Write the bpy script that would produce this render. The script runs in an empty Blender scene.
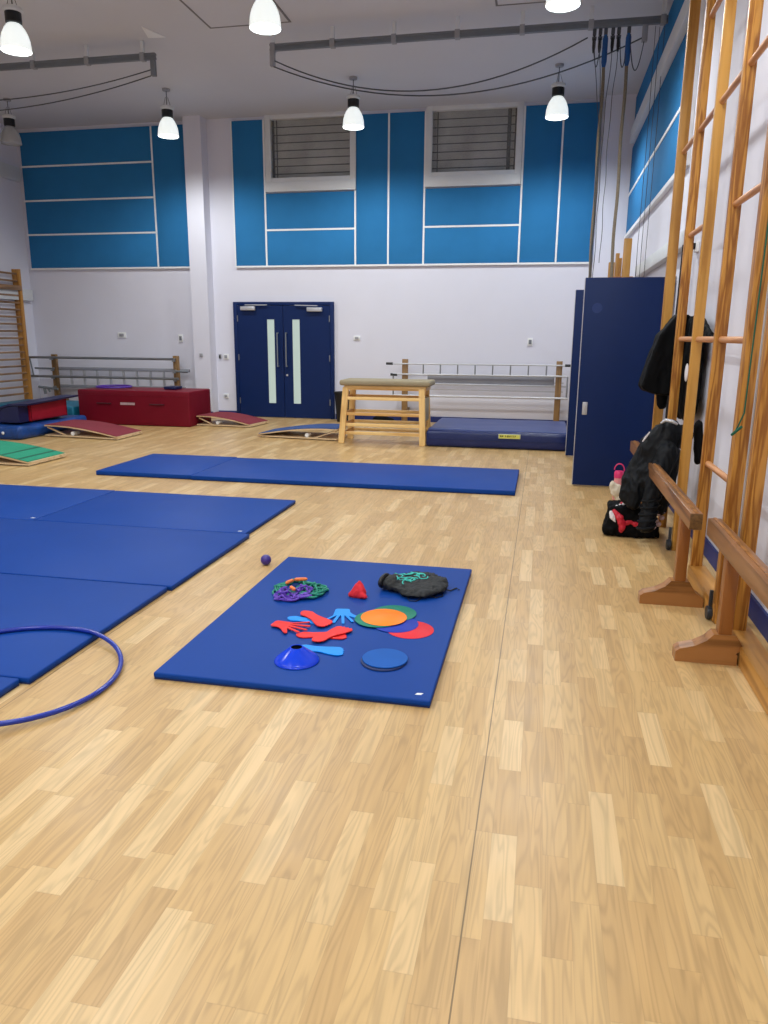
import bpy, bmesh, math, random
from mathutils import Vector, Matrix, noise
from mathutils.geometry import tessellate_polygon
random.seed(7)
PI = math.pi
scene = bpy.context.scene
COL = scene.collection

# ------------------------------------------------------------------ materials
def lin(c):
    return tuple(((v/255.0)/12.92 if v/255.0 <= .04045 else ((v/255.0+.055)/1.055)**2.4) for v in c)
def newmat(name):
    m = bpy.data.materials.new(name); m.use_nodes = True
    nt = m.node_tree; b = nt.nodes['Principled BSDF']
    return m, nt, b
def N(nt, t, **kw):
    n = nt.nodes.new(t)
    for k, v in kw.items():
        setattr(n, k, v)
    return n
def mat(name, rgb, rough=.5, metal=0, var=.06, scale=6, bump=0, bscale=60, spec=.5, coat=0, sheen=0):
    m, nt, b = newmat(name)
    c = lin(rgb)
    tc = N(nt, 'ShaderNodeTexCoord'); nz = N(nt, 'ShaderNodeTexNoise')
    nz.inputs['Scale'].default_value = scale; nz.inputs['Detail'].default_value = 4
    nt.links.new(tc.outputs['Object'], nz.inputs['Vector'])
    r = N(nt, 'ShaderNodeValToRGB')
    r.color_ramp.elements[0].position = .3; r.color_ramp.elements[1].position = .7
    r.color_ramp.elements[0].color = (*[v*(1-var) for v in c], 1)
    r.color_ramp.elements[1].color = (*[min(1, v*(1+var)) for v in c], 1)
    nt.links.new(nz.outputs['Fac'], r.inputs['Fac']); nt.links.new(r.outputs['Color'], b.inputs['Base Color'])
    b.inputs['Roughness'].default_value = rough; b.inputs['Metallic'].default_value = metal
    b.inputs['Specular IOR Level'].default_value = spec
    b.inputs['Coat Weight'].default_value = coat
    b.inputs['Sheen Weight'].default_value = sheen
    if bump:
        n2 = N(nt, 'ShaderNodeTexNoise'); n2.inputs['Scale'].default_value = bscale
        nt.links.new(tc.outputs['Object'], n2.inputs['Vector'])
        bp = N(nt, 'ShaderNodeBump'); bp.inputs['Strength'].default_value = bump; bp.inputs['Distance'].default_value = .01
        nt.links.new(n2.outputs['Fac'], bp.inputs['Height']); nt.links.new(bp.outputs['Normal'], b.inputs['Normal'])
    return m
def wood(name, dark, light, axis='Z', s=1.0, rough=.42, bands=14):
    m, nt, b = newmat(name)
    tc = N(nt, 'ShaderNodeTexCoord'); mp = N(nt, 'ShaderNodeMapping')
    sc = {'X': (.06, 1, 1), 'Y': (1, .06, 1), 'Z': (1, 1, .06)}[axis]
    mp.inputs['Scale'].default_value = [v*s for v in sc]
    nt.links.new(tc.outputs['Object'], mp.inputs['Vector'])
    n1 = N(nt, 'ShaderNodeTexNoise'); n1.inputs['Scale'].default_value = 9; n1.inputs['Detail'].default_value = 2
    n1.inputs['Distortion'].default_value = .4
    nt.links.new(mp.outputs[0], n1.inputs['Vector'])
    mu = N(nt, 'ShaderNodeMath', operation='MULTIPLY'); mu.inputs[1].default_value = bands
    nt.links.new(n1.outputs['Fac'], mu.inputs[0])
    sn = N(nt, 'ShaderNodeMath', operation='SINE'); nt.links.new(mu.outputs[0], sn.inputs[0])
    ma = N(nt, 'ShaderNodeMapRange'); ma.inputs['From Min'].default_value = -1
    nt.links.new(sn.outputs[0], ma.inputs['Value'])
    n2 = N(nt, 'ShaderNodeTexNoise'); n2.inputs['Scale'].default_value = 120; n2.inputs['Detail'].default_value = 3
    nt.links.new(mp.outputs[0], n2.inputs['Vector'])
    mx = N(nt, 'ShaderNodeMix'); mx.inputs[0].default_value = .35
    nt.links.new(ma.outputs[0], mx.inputs[2]); nt.links.new(n2.outputs['Fac'], mx.inputs[3])
    r = N(nt, 'ShaderNodeValToRGB')
    r.color_ramp.elements[0].position = .1; r.color_ramp.elements[1].position = .75
    r.color_ramp.elements[0].color = (*lin(dark), 1); r.color_ramp.elements[1].color = (*lin(light), 1)
    nt.links.new(mx.outputs[0], r.inputs['Fac']); nt.links.new(r.outputs['Color'], b.inputs['Base Color'])
    b.inputs['Roughness'].default_value = rough
    return m
def emis(name, rgb, strength, base=(240, 245, 245)):
    m, nt, b = newmat(name)
    b.inputs['Base Color'].default_value = (*lin(base), 1)
    b.inputs['Emission Color'].default_value = (*rgb, 1)
    b.inputs['Emission Strength'].default_value = strength
    b.inputs['Roughness'].default_value = .3
    return m

def floor_mat():
    m, nt, b = newmat('beech_strip_vinyl')
    L = nt.links.new
    tc = N(nt, 'ShaderNodeTexCoord'); sp = N(nt, 'ShaderNodeSeparateXYZ'); L(tc.outputs['Object'], sp.inputs[0])
    def M(op, a, bb=None, c=None):
        n = N(nt, 'ShaderNodeMath', operation=op)
        for i, v in enumerate((a, bb, c)):
            if v is None: continue
            if isinstance(v, (int, float)): n.inputs[i].default_value = v
            else: L(v, n.inputs[i])
        return n.outputs[0]
    X, Y = sp.outputs[0], sp.outputs[1]
    rx = M('DIVIDE', X, .077)
    row = M('FLOOR', rx)
    w1 = N(nt, 'ShaderNodeTexWhiteNoise', noise_dimensions='1D'); L(row, w1.inputs['W'])
    yy = M('ADD', Y, M('MULTIPLY', w1.outputs['Value'], 7.3))
    wl = N(nt, 'ShaderNodeTexWhiteNoise', noise_dimensions='1D'); L(M('ADD', row, 37.7), wl.inputs['W'])
    ln = M('ADD', .36, M('MULTIPLY', wl.outputs['Value'], .18))
    cy = M('DIVIDE', yy, ln)
    col = M('FLOOR', cy)
    cb = N(nt, 'ShaderNodeCombineXYZ'); L(row, cb.inputs[0]); L(col, cb.inputs[1])
    w2 = N(nt, 'ShaderNodeTexWhiteNoise', noise_dimensions='2D'); L(cb.outputs[0], w2.inputs['Vector'])
    ramp = N(nt, 'ShaderNodeValToRGB'); ramp.color_ramp.interpolation = 'LINEAR'
    e = ramp.color_ramp.elements
    e[0].position = 0; e[0].color = (*lin((184, 149, 98)), 1)
    e[1].position = 1; e[1].color = (*lin((208, 178, 130)), 1)
    for p, c in ((.3, (189, 154, 103)), (.6, (194, 160, 108)), (.82, (201, 168, 117)), (.9, (206, 175, 126))):
        x = e.new(p); x.color = (*lin(c), 1)
    L(w2.outputs['Value'], ramp.inputs['Fac'])
    # grain : stretched noise, each strip shifted
    sh = N(nt, 'ShaderNodeCombineXYZ')
    L(M('ADD', M('MULTIPLY', X, 34), M('MULTIPLY', w2.outputs['Value'], 91)), sh.inputs[0])
    L(M('ADD', M('MULTIPLY', Y, 2.6), M('MULTIPLY', w2.outputs['Value'], 57)), sh.inputs[1])
    n1 = N(nt, 'ShaderNodeTexNoise'); n1.inputs['Scale'].default_value = .55; n1.inputs['Detail'].default_value = 1.5
    n1.inputs['Distortion'].default_value = .5
    L(sh.outputs[0], n1.inputs['Vector'])
    rings = M('SINE', M('MULTIPLY', n1.outputs['Fac'], 52))
    ringm = M('MULTIPLY', M('POWER', M('MULTIPLY_ADD', rings, .5, .5), 2.0), M('GREATER_THAN', w1.outputs['Value'], -1))
    sh2 = N(nt, 'ShaderNodeCombineXYZ'); L(M('MULTIPLY', X, 210), sh2.inputs[0]); L(M('MULTIPLY', Y, 5), sh2.inputs[1])
    n2 = N(nt, 'ShaderNodeTexNoise'); n2.inputs['Scale'].default_value = 1; n2.inputs['Detail'].default_value = 3
    L(sh2.outputs[0], n2.inputs['Vector'])
    sh3 = N(nt, 'ShaderNodeCombineXYZ'); L(M('ADD', M('MULTIPLY', X, 26), M('MULTIPLY', w2.outputs['Value'], 31)), sh3.inputs[0]); L(M('MULTIPLY', Y, 1.6), sh3.inputs[1])
    n3 = N(nt, 'ShaderNodeTexNoise'); n3.inputs['Scale'].default_value = 1; n3.inputs['Detail'].default_value = 2
    L(sh3.outputs[0], n3.inputs['Vector'])
    f = M('ADD', M('MULTIPLY', ringm, .16), M('ADD', M('MULTIPLY', n2.outputs['Fac'], .13), M('MULTIPLY', n3.outputs['Fac'], .36)))
    k = M('SUBTRACT', 1.26, f)
    # thin joints between strips and long sheet seams two metres apart
    fx = M('FRACT', rx); ed = M('MINIMUM', fx, M('SUBTRACT', 1, fx))
    fy = M('FRACT', cy); edy = M('MINIMUM', fy, M('SUBTRACT', 1, fy))
    j = M('MAXIMUM', M('LESS_THAN', ed, .012), M('LESS_THAN', edy, .004))
    k2 = M('SUBTRACT', k, M('MULTIPLY', j, .09))
    fs = M('FRACT', M('DIVIDE', M('ADD', X, 100.131), 2.0))
    seam = M('LESS_THAN', fs, .0022)
    k3 = M('MULTIPLY', k2, M('SUBTRACT', 1, M('MULTIPLY', seam, .62)))
    vm = N(nt, 'ShaderNodeVectorMath', operation='SCALE'); L(ramp.outputs['Color'], vm.inputs[0]); L(k3, vm.inputs['Scale'])
    L(vm.outputs[0], b.inputs['Base Color'])
    b.inputs['Roughness'].default_value = .34
    b.inputs['Specular IOR Level'].default_value = .45
    nb = N(nt, 'ShaderNodeTexNoise'); nb.inputs['Scale'].default_value = 5; nb.inputs['Detail'].default_value = 3
    L(tc.outputs['Object'], nb.inputs['Vector'])
    rr = N(nt, 'ShaderNodeMapRange'); rr.inputs['To Min'].default_value = .28; rr.inputs['To Max'].default_value = .44
    L(nb.outputs['Fac'], rr.inputs['Value']); L(rr.outputs[0], b.inputs['Roughness'])
    return m

M_ = dict(
    floor=floor_mat(),
    wall=mat('white_wall_paint', (216, 217, 230), .75, var=.015, scale=1.5),
    ceil=mat('ceiling_paint', (206, 209, 217), .8, var=.02, scale=1),
    trunk=mat('white_trunking', (214, 218, 222), .5, var=.02),
    white=mat('white_plastic', (232, 234, 236), .4, var=.01),
    panel=mat('blue_acoustic_fabric', (44, 118, 174), .85, var=.04, scale=3, bump=.15, bscale=9, spec=.2),
    navy=mat('navy_door_paint', (0, 32, 84), .5, var=.03, spec=.25),
    skirt=mat('blue_skirting', (16, 40, 110), .5),
    matblue=mat('blue_mat_vinyl', (8, 60, 140), .5, var=.03, scale=2, bump=.03, bscale=30, spec=.14),
    matedge=mat('navy_mat_base', (14, 34, 88), .7),
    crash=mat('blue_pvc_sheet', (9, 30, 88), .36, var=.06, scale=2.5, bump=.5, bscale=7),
    crashtop=mat('lit_top_blue_pvc', (42, 62, 120), .4, var=.05, scale=2.5, bump=.3, bscale=7),  # paler copy of the mat blue, paints the light reflected off the top
    bluefoam=mat('bright_blue_pvc', (4, 60, 130), .45, var=.25, scale=9, bump=.5, bscale=14),
    teal=mat('teal_pvc', (14, 104, 134), .5),
    red=mat('dark_red_pvc', (112, 4, 30), .5, spec=.25, var=.05, bump=.25, bscale=5),
    redhandle=mat('dark_red_strap', (66, 4, 22), .7),
    redfoam=mat('red_foam_vinyl', (160, 12, 38), .45, var=.06, bump=.2, bscale=6),
    darknavy=mat('dark_navy_vinyl', (8, 20, 70), .45),
    maroon=mat('maroon_carpet', (126, 40, 54), .9, bump=.3, bscale=200),
    green=mat('green_carpet', (26, 142, 110), .85, bump=.3, bscale=200),
    bluetop=mat('slate_blue_carpet', (42, 72, 128), .85, bump=.3, bscale=200),
    greenline=mat('dark_green_stripe', (14, 96, 74), .8),
    ply=wood('birch_plywood', (184, 152, 112), (214, 188, 150), 'X', 1),
    pine=wood('honey_pine', (158, 106, 38), (196, 144, 66), 'Z', 1.3),
    pine2=wood('strong_grained_pine', (138, 80, 20), (198, 140, 60), 'Z', 3.2, bands=22),
    pineY=wood('honey_pine_along', (156, 104, 40), (198, 144, 72), 'Y', 1.3),
    rung=wood('rung_wood', (166, 108, 62), (200, 142, 94), 'Y', 2),
    beech=wood('dark_bench_wood', (92, 58, 30), (146, 100, 62), 'Y', 1.6, .35),
    beechZ=wood('dark_bench_wood_upright', (100, 56, 20), (144, 88, 38), 'Z', 1.6, .35),
    beechX=wood('dark_bench_wood_foot', (112, 70, 30), (160, 108, 58), 'X', 1.6, .35),
    endgrain=mat('end_grain_wood', (104, 72, 32), .7, var=.5, scale=60),
    vault=wood('pale_beech', (206, 160, 92), (236, 198, 130), 'Z', 1.2),
    vaultX=wood('pale_beech_rail', (206, 158, 90), (240, 204, 138), 'X', 1.2),
    oldpine=wood('amber_old_pine', (142, 92, 34), (184, 132, 62), 'Z', 1.4), oldrung=wood('grey_brown_rung', (112, 84, 60), (150, 116, 84), 'Y', 2),
    suede=mat('sage_suede_pad', (150, 138, 112), .75, var=.06),
    barpost=wood('dull_pine_post', (100, 74, 42), (140, 108, 68), 'Z', 1.5),
    steel=mat('galvanised_steel', (150, 154, 158), .38, metal=.85, var=.05),
    steeldark=mat('dark_castor_metal', (52, 58, 66), .45, metal=.3),
    paleSteel=mat('pale_metal', (190, 192, 198), .4, metal=.5, var=.04),
    greyplate=mat('grey_slide_board', (140, 142, 152), .5, var=.05),
    track=mat('grey_painted_track', (112, 118, 126), .5, var=.05),
    trackpale=mat('pale_grey_bracket', (150, 152, 158), .5, var=.05),
    black=mat('black_rubber', (14, 16, 20), .5, var=.2),
    blackcloth=mat('black_nylon_cloth', (5, 6, 9), .7, var=.3, scale=8, bump=.2, bscale=40, spec=.12),
    navycloth=mat('charcoal_quilted_cloth', (7, 11, 17), .6, var=.3, scale=8, bump=.2, bscale=40, spec=.22),
    bagcloth=mat('black_drawstring_cloth', (14, 18, 22), .7, var=.2, bump=.4, bscale=60),
    rope=mat('brown_hemp_rope', (128, 116, 98), .9, var=.15, scale=50),
    wire=mat('thin_grey_cable', (70, 74, 80), .6),
    leatherblue=mat('blue_rope_sleeve', (24, 82, 146), .6),
    orange=mat('orange_vinyl', (248, 128, 6), .45, spec=.25),
    greendisc=mat('teal_green_vinyl', (6, 120, 98), .5, spec=.25),
    bluedisc=mat('royal_blue_vinyl', (8, 46, 164), .5, spec=.25),
    reddisc=mat('coral_red_vinyl', (216, 34, 48), .5, spec=.25),
    discblue=mat('steel_blue_rubber', (10, 84, 168), .6, spec=.2),
    discdark=mat('dark_blue_rubber', (20, 40, 90), .5),
    redhand=mat('bright_red_vinyl', (226, 34, 32), .45, spec=.25),
    bluehand=mat('sky_blue_vinyl', (4, 140, 236), .45, spec=.25),
    cone=mat('glossy_blue_plastic', (4, 62, 214), .2, var=.02),
    hoop=mat('deep_blue_plastic', (24, 48, 150), .25),
    purple=mat('purple_plastic', (80, 46, 150), .35),
    ball=mat('dark_purple_rubber', (60, 44, 132), .3),
    ropegreen=mat('green_elastic', (20, 132, 108), .6),
    ropepurple=mat('violet_elastic', (98, 62, 176), .6),
    ropeorange=mat('orange_elastic', (232, 122, 60), .5),
    redcloth=mat('red_cloth', (206, 28, 44), .8),
    pink=mat('hot_pink_plastic', (220, 50, 112), .4),
    palepink=mat('pale_pink_plastic', (226, 150, 150), .4),
    cream=mat('cream_cloth', (206, 196, 176), .8, bump=.4, bscale=30),
    redcloth2=mat('crimson_nylon', (192, 24, 48), .5, var=.1, bump=.3, bscale=20),
    offwhite=mat('off_white_cloth', (220, 216, 220), .7),
    tealprint=mat('teal_print', (60, 190, 178), .7),
    yellow=mat('yellow_label', (206, 204, 96), .6),
    yellowborder=mat('pale_label_edge', (186, 190, 168), .6),
    ink=mat('dark_label_ink', (56, 58, 20), .7),
    greymark=mat('pale_print', (196, 170, 176), .7),
    glassdark=None, bin=mat('black_bin_plastic', (12, 14, 18), .45),
    lampcap=mat('lamp_white_collar', (208, 212, 214), .35),
    lampblack=mat('lamp_black_body', (10, 14, 20), .4),
    glow=emis('lit_lamp_glass', (.93, 1, .975), .72),
    glowbright=emis('lit_lamp_mouth', (.95, 1, .98), 9),
    unlit=mat('unlit_lamp_glass', (170, 172, 174), .3),
    doorglass=emis('emissive_door_glass', (.80, .93, .86), .42, (120, 138, 130)),  # door glass is no lamp; its brightness is put in as emission
    slat=mat('grey_louvre', (196, 192, 186), .6, var=.25, scale=2.2),
    slatedge=mat('dark_louvre_gap', (48, 48, 50), .7),
    hole=mat('hole_shade_black', (3, 5, 12), .95, spec=.02),
    stickerblue=mat('faint_blue_sticker', (22, 50, 108), .6),
    groove=mat('grey_seal', (120, 120, 124), .7),
)
def glass_mat():
    m, nt, b = newmat('window_glass')
    b.inputs['Base Color'].default_value = (.85, .88, .9, 1); b.inputs['Roughness'].default_value = .05
    b.inputs['Transmission Weight'].default_value = .9; b.inputs['IOR'].default_value = 1.1
    return m
M_['glassdark'] = glass_mat()

# ------------------------------------------------------------------ geometry helpers
def box(bm, lo, hi, bev=0, seg=2):
    lo, hi = Vector(lo), Vector(hi)
    c = (lo+hi)/2; s = hi-lo
    r = bmesh.ops.create_cube(bm, size=1, matrix=Matrix.Translation(c) @ Matrix.Diagonal((abs(s.x), abs(s.y), abs(s.z), 1)))
    if bev:
        es = {e for v in r['verts'] for e in v.link_edges}
        bmesh.ops.bevel(bm, geom=list(es), offset=bev, segments=seg, affect='EDGES', profile=.5)
    return bm
def obox(bm, p0, p1, w, h, up=(0, 0, 1), bev=0):
    """a bar of section w x h running from p0 to p1"""
    p0, p1 = Vector(p0), Vector(p1); d = (p1-p0); L = d.length; d.normalize()
    s = d.cross(Vector(up)).normalized(); u = s.cross(d)
    m = Matrix((s, d, u)).transposed().to_4x4(); m.translation = (p0+p1)/2
    r = bmesh.ops.create_cube(bm, size=1, matrix=m @ Matrix.Diagonal((w, L, h, 1)))
    if bev:
        es = {e for v in r['verts'] for e in v.link_edges}
        bmesh.ops.bevel(bm, geom=list(es), offset=bev, segments=2, affect='EDGES')
    return bm
def tube(bm, pts, r, n=10, closed=False, caps=True):
    pts = [Vector(p) for p in pts]; k = len(pts)
    rs = r if isinstance(r, (list, tuple)) else [r]*k
    rings = []; prev = None
    for i, p in enumerate(pts):
        a = pts[(i-1) % k] if (closed or i > 0) else p
        b = pts[(i+1) % k] if (closed or i < k-1) else p
        t = (b-a).normalized()
        if prev is None:
            ref = Vector((0, 0, 1)) if abs(t.z) < .9 else Vector((1, 0, 0))
            u = t.cross(ref).normalized()
        else:
            u = (prev - t*prev.dot(t)).normalized()
        prev = u; v = t.cross(u)
        rings.append([bm.verts.new(p + (u*math.cos(2*PI*j/n) + v*math.sin(2*PI*j/n))*rs[i]) for j in range(n)])
    for i in range(k if closed else k-1):
        A, B = rings[i], rings[(i+1) % k]
        for j in range(n):
            bm.faces.new((A[j], A[(j+1) % n], B[(j+1) % n], B[j]))
    if caps and not closed:
        bm.faces.new(rings[0][::-1]); bm.faces.new(rings[-1])
    return bm
def lathe(bm, prof, c=(0, 0, 0), n=28):
    c = Vector(c); rings = []
    for (r, z) in prof:
        if r < 1e-5: rings.append([bm.verts.new(c+Vector((0, 0, z)))])
        else: rings.append([bm.verts.new(c+Vector((r*math.cos(2*PI*j/n), r*math.sin(2*PI*j/n), z))) for j in range(n)])
    for A, B in zip(rings, rings[1:]):
        for j in range(n):
            if len(A) == 1 and len(B) == 1: continue
            if len(A) == 1: bm.faces.new((A[0], B[(j+1) % n], B[j]))
            elif len(B) == 1: bm.faces.new((A[j], A[(j+1) % n], B[0]))
            else: bm.faces.new((A[j], A[(j+1) % n], B[(j+1) % n], B[j]))
    return bm
def prism(bm, poly, z0, z1, fn=None):
    """polygon (x,y list) extruded z0..z1; fn maps (a,b,c) -> world"""
    fn = fn or (lambda a, b, c: (a, b, c))
    lo = [bm.verts.new(fn(x, y, z0)) for x, y in poly]; hi = [bm.verts.new(fn(x, y, z1)) for x, y in poly]
    k = len(poly)
    for i in range(k):
        bm.faces.new((lo[i], lo[(i+1) % k], hi[(i+1) % k], hi[i]))
    for a, c, d in tessellate_polygon([[Vector((x, y, 0)) for x, y in poly]]):
        bm.faces.new((hi[a], hi[c], hi[d])); bm.faces.new((lo[d], lo[c], lo[a]))
    return bm
def ellipsoid(bm, c, r, rot=None, sub=3):
    m = Matrix.Translation(c)
    if rot: m = m @ rot.to_4x4()
    bmesh.ops.create_icosphere(bm, subdivisions=sub, radius=1, matrix=m @ Matrix.Diagonal((*r, 1)))
    return bm
def B(): return bmesh.new()

def mk(name, bm, m, parent=None, smooth=True, mods=None):
    bmesh.ops.recalc_face_normals(bm, faces=bm.faces)
    me = bpy.data.meshes.new(name); bm.to_mesh(me); bm.free()
    if smooth:
        for p in me.polygons: p.use_smooth = True
        try: me.set_sharp_from_angle(angle=math.radians(38))
        except Exception: pass
    if isinstance(m, str): m = M_[m]
    me.materials.append(m)
    o = bpy.data.objects.new(name, me); COL.objects.link(o)
    if parent is not None:
        o.parent = parent
    return o
def flat(o):
    for p in o.data.polygons: p.use_smooth = False
def tag(o, label=None, cat=None, group=None, kind=None):
    if label: o['label'] = label
    if cat: o['category'] = cat
    if group: o['group'] = group
    if kind: o['kind'] = kind
    return o
def empty(name, loc, label, cat, group=None, rz=0):
    o = bpy.data.objects.new(name, None); COL.objects.link(o)
    o.location = loc; o.rotation_euler = (0, 0, rz); o.empty_display_size = .1
    return tag(o, label, cat, group)
def place(o, loc):
    """move the origin of a mesh built in room coordinates to loc"""
    loc = Vector(loc); o.data.transform(Matrix.Translation(-loc)); o.location = loc
    return o
def part(name, bm, m, root, label=None):
    """part built in room coordinates (root not rotated)"""
    r = root if root.parent is None else root.parent
    base = r.location
    bm.transform(Matrix.Translation(-Vector(base)))
    o = mk(name, bm, m, root)
    if label: o['label'] = label
    return o
def struct(name, bm, m, label, parent=None):
    o = mk(name, bm, m, parent)
    if parent is None:
        o['kind'] = 'structure'; o['label'] = label; o['category'] = name.split('_')[0]
    return o
def copy_tree(o, parent=None):
    c = o.copy(); COL.objects.link(c)
    if parent is not None: c.parent = parent
    for ch in [x for x in o.children]:
        copy_tree(ch, c)
    return c
def cloth(name, bm, m, root=None, voxel=.012, disp=.02, size=.12, sm=2):
    """melt overlapping volumes into one cloth surface and wrinkle it"""
    bmesh.ops.recalc_face_normals(bm, faces=bm.faces)
    me = bpy.data.meshes.new(name+'_src'); bm.to_mesh(me); bm.free()
    o = bpy.data.objects.new(name+'_src', me); COL.objects.link(o)
    md = o.modifiers.new('r', 'REMESH'); md.mode = 'VOXEL'; md.voxel_size = voxel
    s1 = o.modifiers.new('s', 'SMOOTH'); s1.iterations = sm*3; s1.factor = .5
    bpy.context.view_layer.update()
    ev = o.evaluated_get(bpy.context.evaluated_depsgraph_get())
    me2 = bpy.data.meshes.new_from_object(ev)
    me2.update()
    nn = [v.normal.copy() for v in me2.vertices]
    for v, n in zip(me2.vertices, nn):
        p = v.co
        q = Vector((p.x, p.y, p.z*.38))/size
        d = noise.noise(q)*.6 + (abs(noise.noise(q*2.1+Vector((3, 1, 7))))*-.9+.2)
        v.co = p + n*d*disp
    for p in me2.polygons: p.use_smooth = True
    me2.materials.clear(); me2.materials.append(M_[m])
    bpy.data.objects.remove(o); bpy.data.meshes.remove(me)
    o2 = bpy.data.objects.new(name, me2); COL.objects.link(o2)
    if root is not None:
        base = root.location if root.parent is None else root.parent.location
        me2.transform(Matrix.Translation(-Vector(base))); o2.parent = root
    return o2

# ------------------------------------------------------------------ room shell
XL, XR, YB, YF, ZC = -9.85, 1.22, 13.48, -4.0, 5.2
def slab(lo, hi): return box(B(), lo, hi)
struct('floor', slab((XL-.2, YF-.2, -.12), (XR+1.8, YB+.2, 0)), 'floor', 'pale beech strip floor of the sports hall')
struct('ceiling', slab((XL-.2, YF-.2, ZC), (XR+.2, YB+.2, ZC+.15)), 'ceil', 'plain pale grey ceiling of the hall')
# back wall with two window holes
b = B()
wins = [(-4.87, -3.39, 4.15, 5.16), (-2.04, -.60, 4.15, 5.16)]
xs = [XL-.2, wins[0][0], wins[0][1], wins[1][0], wins[1][1], XR+.2]
box(b, (xs[0], YB, -.1), (xs[-1], YB+.2, 4.15)); box(b, (xs[0], YB, 5.16), (xs[-1], YB+.2, 5.3))
for a, c in ((0, 1), (2, 3), (4, 5)): box(b, (xs[a], YB, 4.15), (xs[c], YB+.2, 5.16))
struct('wall_back', b, 'wall', 'white far wall with blue padded panels')
struct('wall_left', slab((XL-.2, YF, -.1), (XL, YB, 5.3)), 'wall', 'white left wall with the wall bars')
b = B()
box(b, (XR, YF, -.1), (XR+.15, 8.0, 5.3)); box(b, (XR, 9.96, -.1), (XR+.15, YB, 5.3)); box(b, (XR, 8.0, 2.1), (XR+.15, 9.96, 5.3))
struct('wall_right', b, 'wall', 'white right wall behind the climbing frame')
struct('wall_front', slab((XL-.2, YF-.2, -.1), (XR+.2, YF, 5.3)), 'wall', 'white wall behind the viewer')
b = B()
box(b, (XR+.15, 7.8, 0), (XR+1.75, 7.9, 2.4)); box(b, (XR+.15, 10.06, 0), (XR+1.75, 10.16, 2.4)); box(b, (XR+1.65, 7.9, 0), (XR+1.75, 10.06, 2.4))
box(b, (XR+.15, 7.8, 2.3), (XR+1.75, 10.16, 2.4))
struct('wall_store', b, 'wall', 'white walls of the store room behind the open blue doors')
# piers
b = box(B(), (-6.365, 13.22, 0), (-6.04, YB, ZC)); struct('trim_1', b, 'wall', 'white square pier left of the double doors')
b = box(B(), (.74, 13.34, 0), (XR, YB, ZC)); struct('trim_2', b, 'wall', 'white shallow pier in the right far corner')
# ceiling to wall margin + acoustic trims on the back wall
def bar_on_back(b, x0, x1, z0, z1, d=.045):
    box(b, (x0, YB-d, z0), (x1, YB, z1))
b = B()
for x0, x1, z0, z1 in ((-9.78, -7.10, 4.525, 4.555), (-9.78, -7.10, 3.925, 3.955), (-9.78, -7.10, 3.32, 3.35), (-7.11, -7.08, 2.73, 5.13), (-9.78, -6.37, 2.70, 2.73)):
    bar_on_back(b, x0, x1, z0, z1)
struct('trim_3', b, 'white', 'white edging strips between the left blue wall panels')
b = B()
for x0, x1, z0, z1 in ((-5.57, .70, 2.70, 2.73), (-4.985, -4.955, 2.73, 5.14), (-3.345, -3.315, 2.73, 5.14), (-2.76, -2.73, 2.73, 5.14), (-2.14, -2.11, 2.73, 5.14),
                       (-.52, -.49, 2.73, 5.14), (.095, .125, 2.73, 5.14), (-4.955, -3.345, 3.315, 3.345), (-2.11, -.52, 3.315, 3.345), (-5.575, -5.555, 2.73, 5.14)):
    bar_on_back(b, x0, x1, z0, z1)
struct('trim_4', b, 'white', 'white edging strips between the blue panels around the windows')

def panel(lo, hi, label, grp):
    b = box(B(), lo, hi, .006, 2)
    o = mk('acoustic_panel', b, 'panel'); place(o, (lo[0], hi[1], lo[2])); tag(o, label, 'wall panel', grp)
    return o
gp = 'blue fabric panels on the far wall'
yb0 = YB-.04
zz = [(4.555, 5.13, 'topmost'), (3.955, 4.525, 'second from top'), (3.35, 3.925, 'third from top'), (2.73, 3.32, 'lowest')]
for z0, z1, n in zz:
    panel((-9.76, yb0, z0), (-7.11, YB, z1), 'wide blue fabric panel left of the pier, %s of its stack of four' % n, gp)
panel((-7.08, yb0, 2.73), (-6.37, YB, 5.13), 'tall blue fabric panel against the left side of the white pier', gp)
panel((-5.555, yb0, 2.73), (-4.985, YB, 5.14), 'tall blue fabric panel directly left of the left window', gp)
panel((-4.955, yb0, 3.345), (-3.345, YB, 3.94), 'blue fabric panel directly beneath the left window, upper of two', gp)
panel((-4.955, yb0, 2.73), (-3.345, YB, 3.315), 'lower blue fabric panel under the left window above the doors', gp)
panel((-3.315, yb0, 2.73), (-2.76, YB, 5.14), 'tall blue fabric panel between the windows, beside the left window', gp)
panel((-2.73, yb0, 2.73), (-2.14, YB, 5.14), 'tall blue fabric panel between the windows, beside the right window', gp)
panel((-2.11, yb0, 3.345), (-.52, YB, 3.94), 'blue fabric panel directly beneath the right window, upper of two', gp)
panel((-2.11, yb0, 2.73), (-.52, YB, 3.315), 'creased blue fabric panel under the right window, lower of two', gp)
panel((-.49, yb0, 2.73), (.095, YB, 5.14), 'tall blue fabric panel directly right of the right window', gp)
panel((.125, yb0, 2.73), (.70, YB, 5.14), 'tall blue fabric panel at the right end of the far wall', gp)
g2 = 'blue fabric panels on the right wall'
for (y0, y1, z0, z1, l) in ((7.87, 13.3, 3.11, 3.70, 'long blue fabric panel on the right wall, lowest row'),
                           (7.87, 13.3, 3.74, 4.42, 'long blue fabric panel on the right wall just under the upper trunking'),
                           (7.87, 13.3, 4.62, 5.14, 'long blue fabric panel on the right wall above the trunking')):
    b = box(B(), (XR-.03, y0, z0), (XR, y1, z1), .006)
    o = mk('acoustic_panel', b, 'panel'); place(o, (XR, y0, z0)); tag(o, l, 'wall panel', g2)
b = B()
box(b, (XR-.035, 7.85, 3.70), (XR, 13.32, 3.74)); box(b, (XR-.05, 7.85, 3.06), (XR, 13.32, 3.11)); box(b, (XR-.035, 7.83, 3.06), (XR, 7.87, 5.14))
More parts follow.
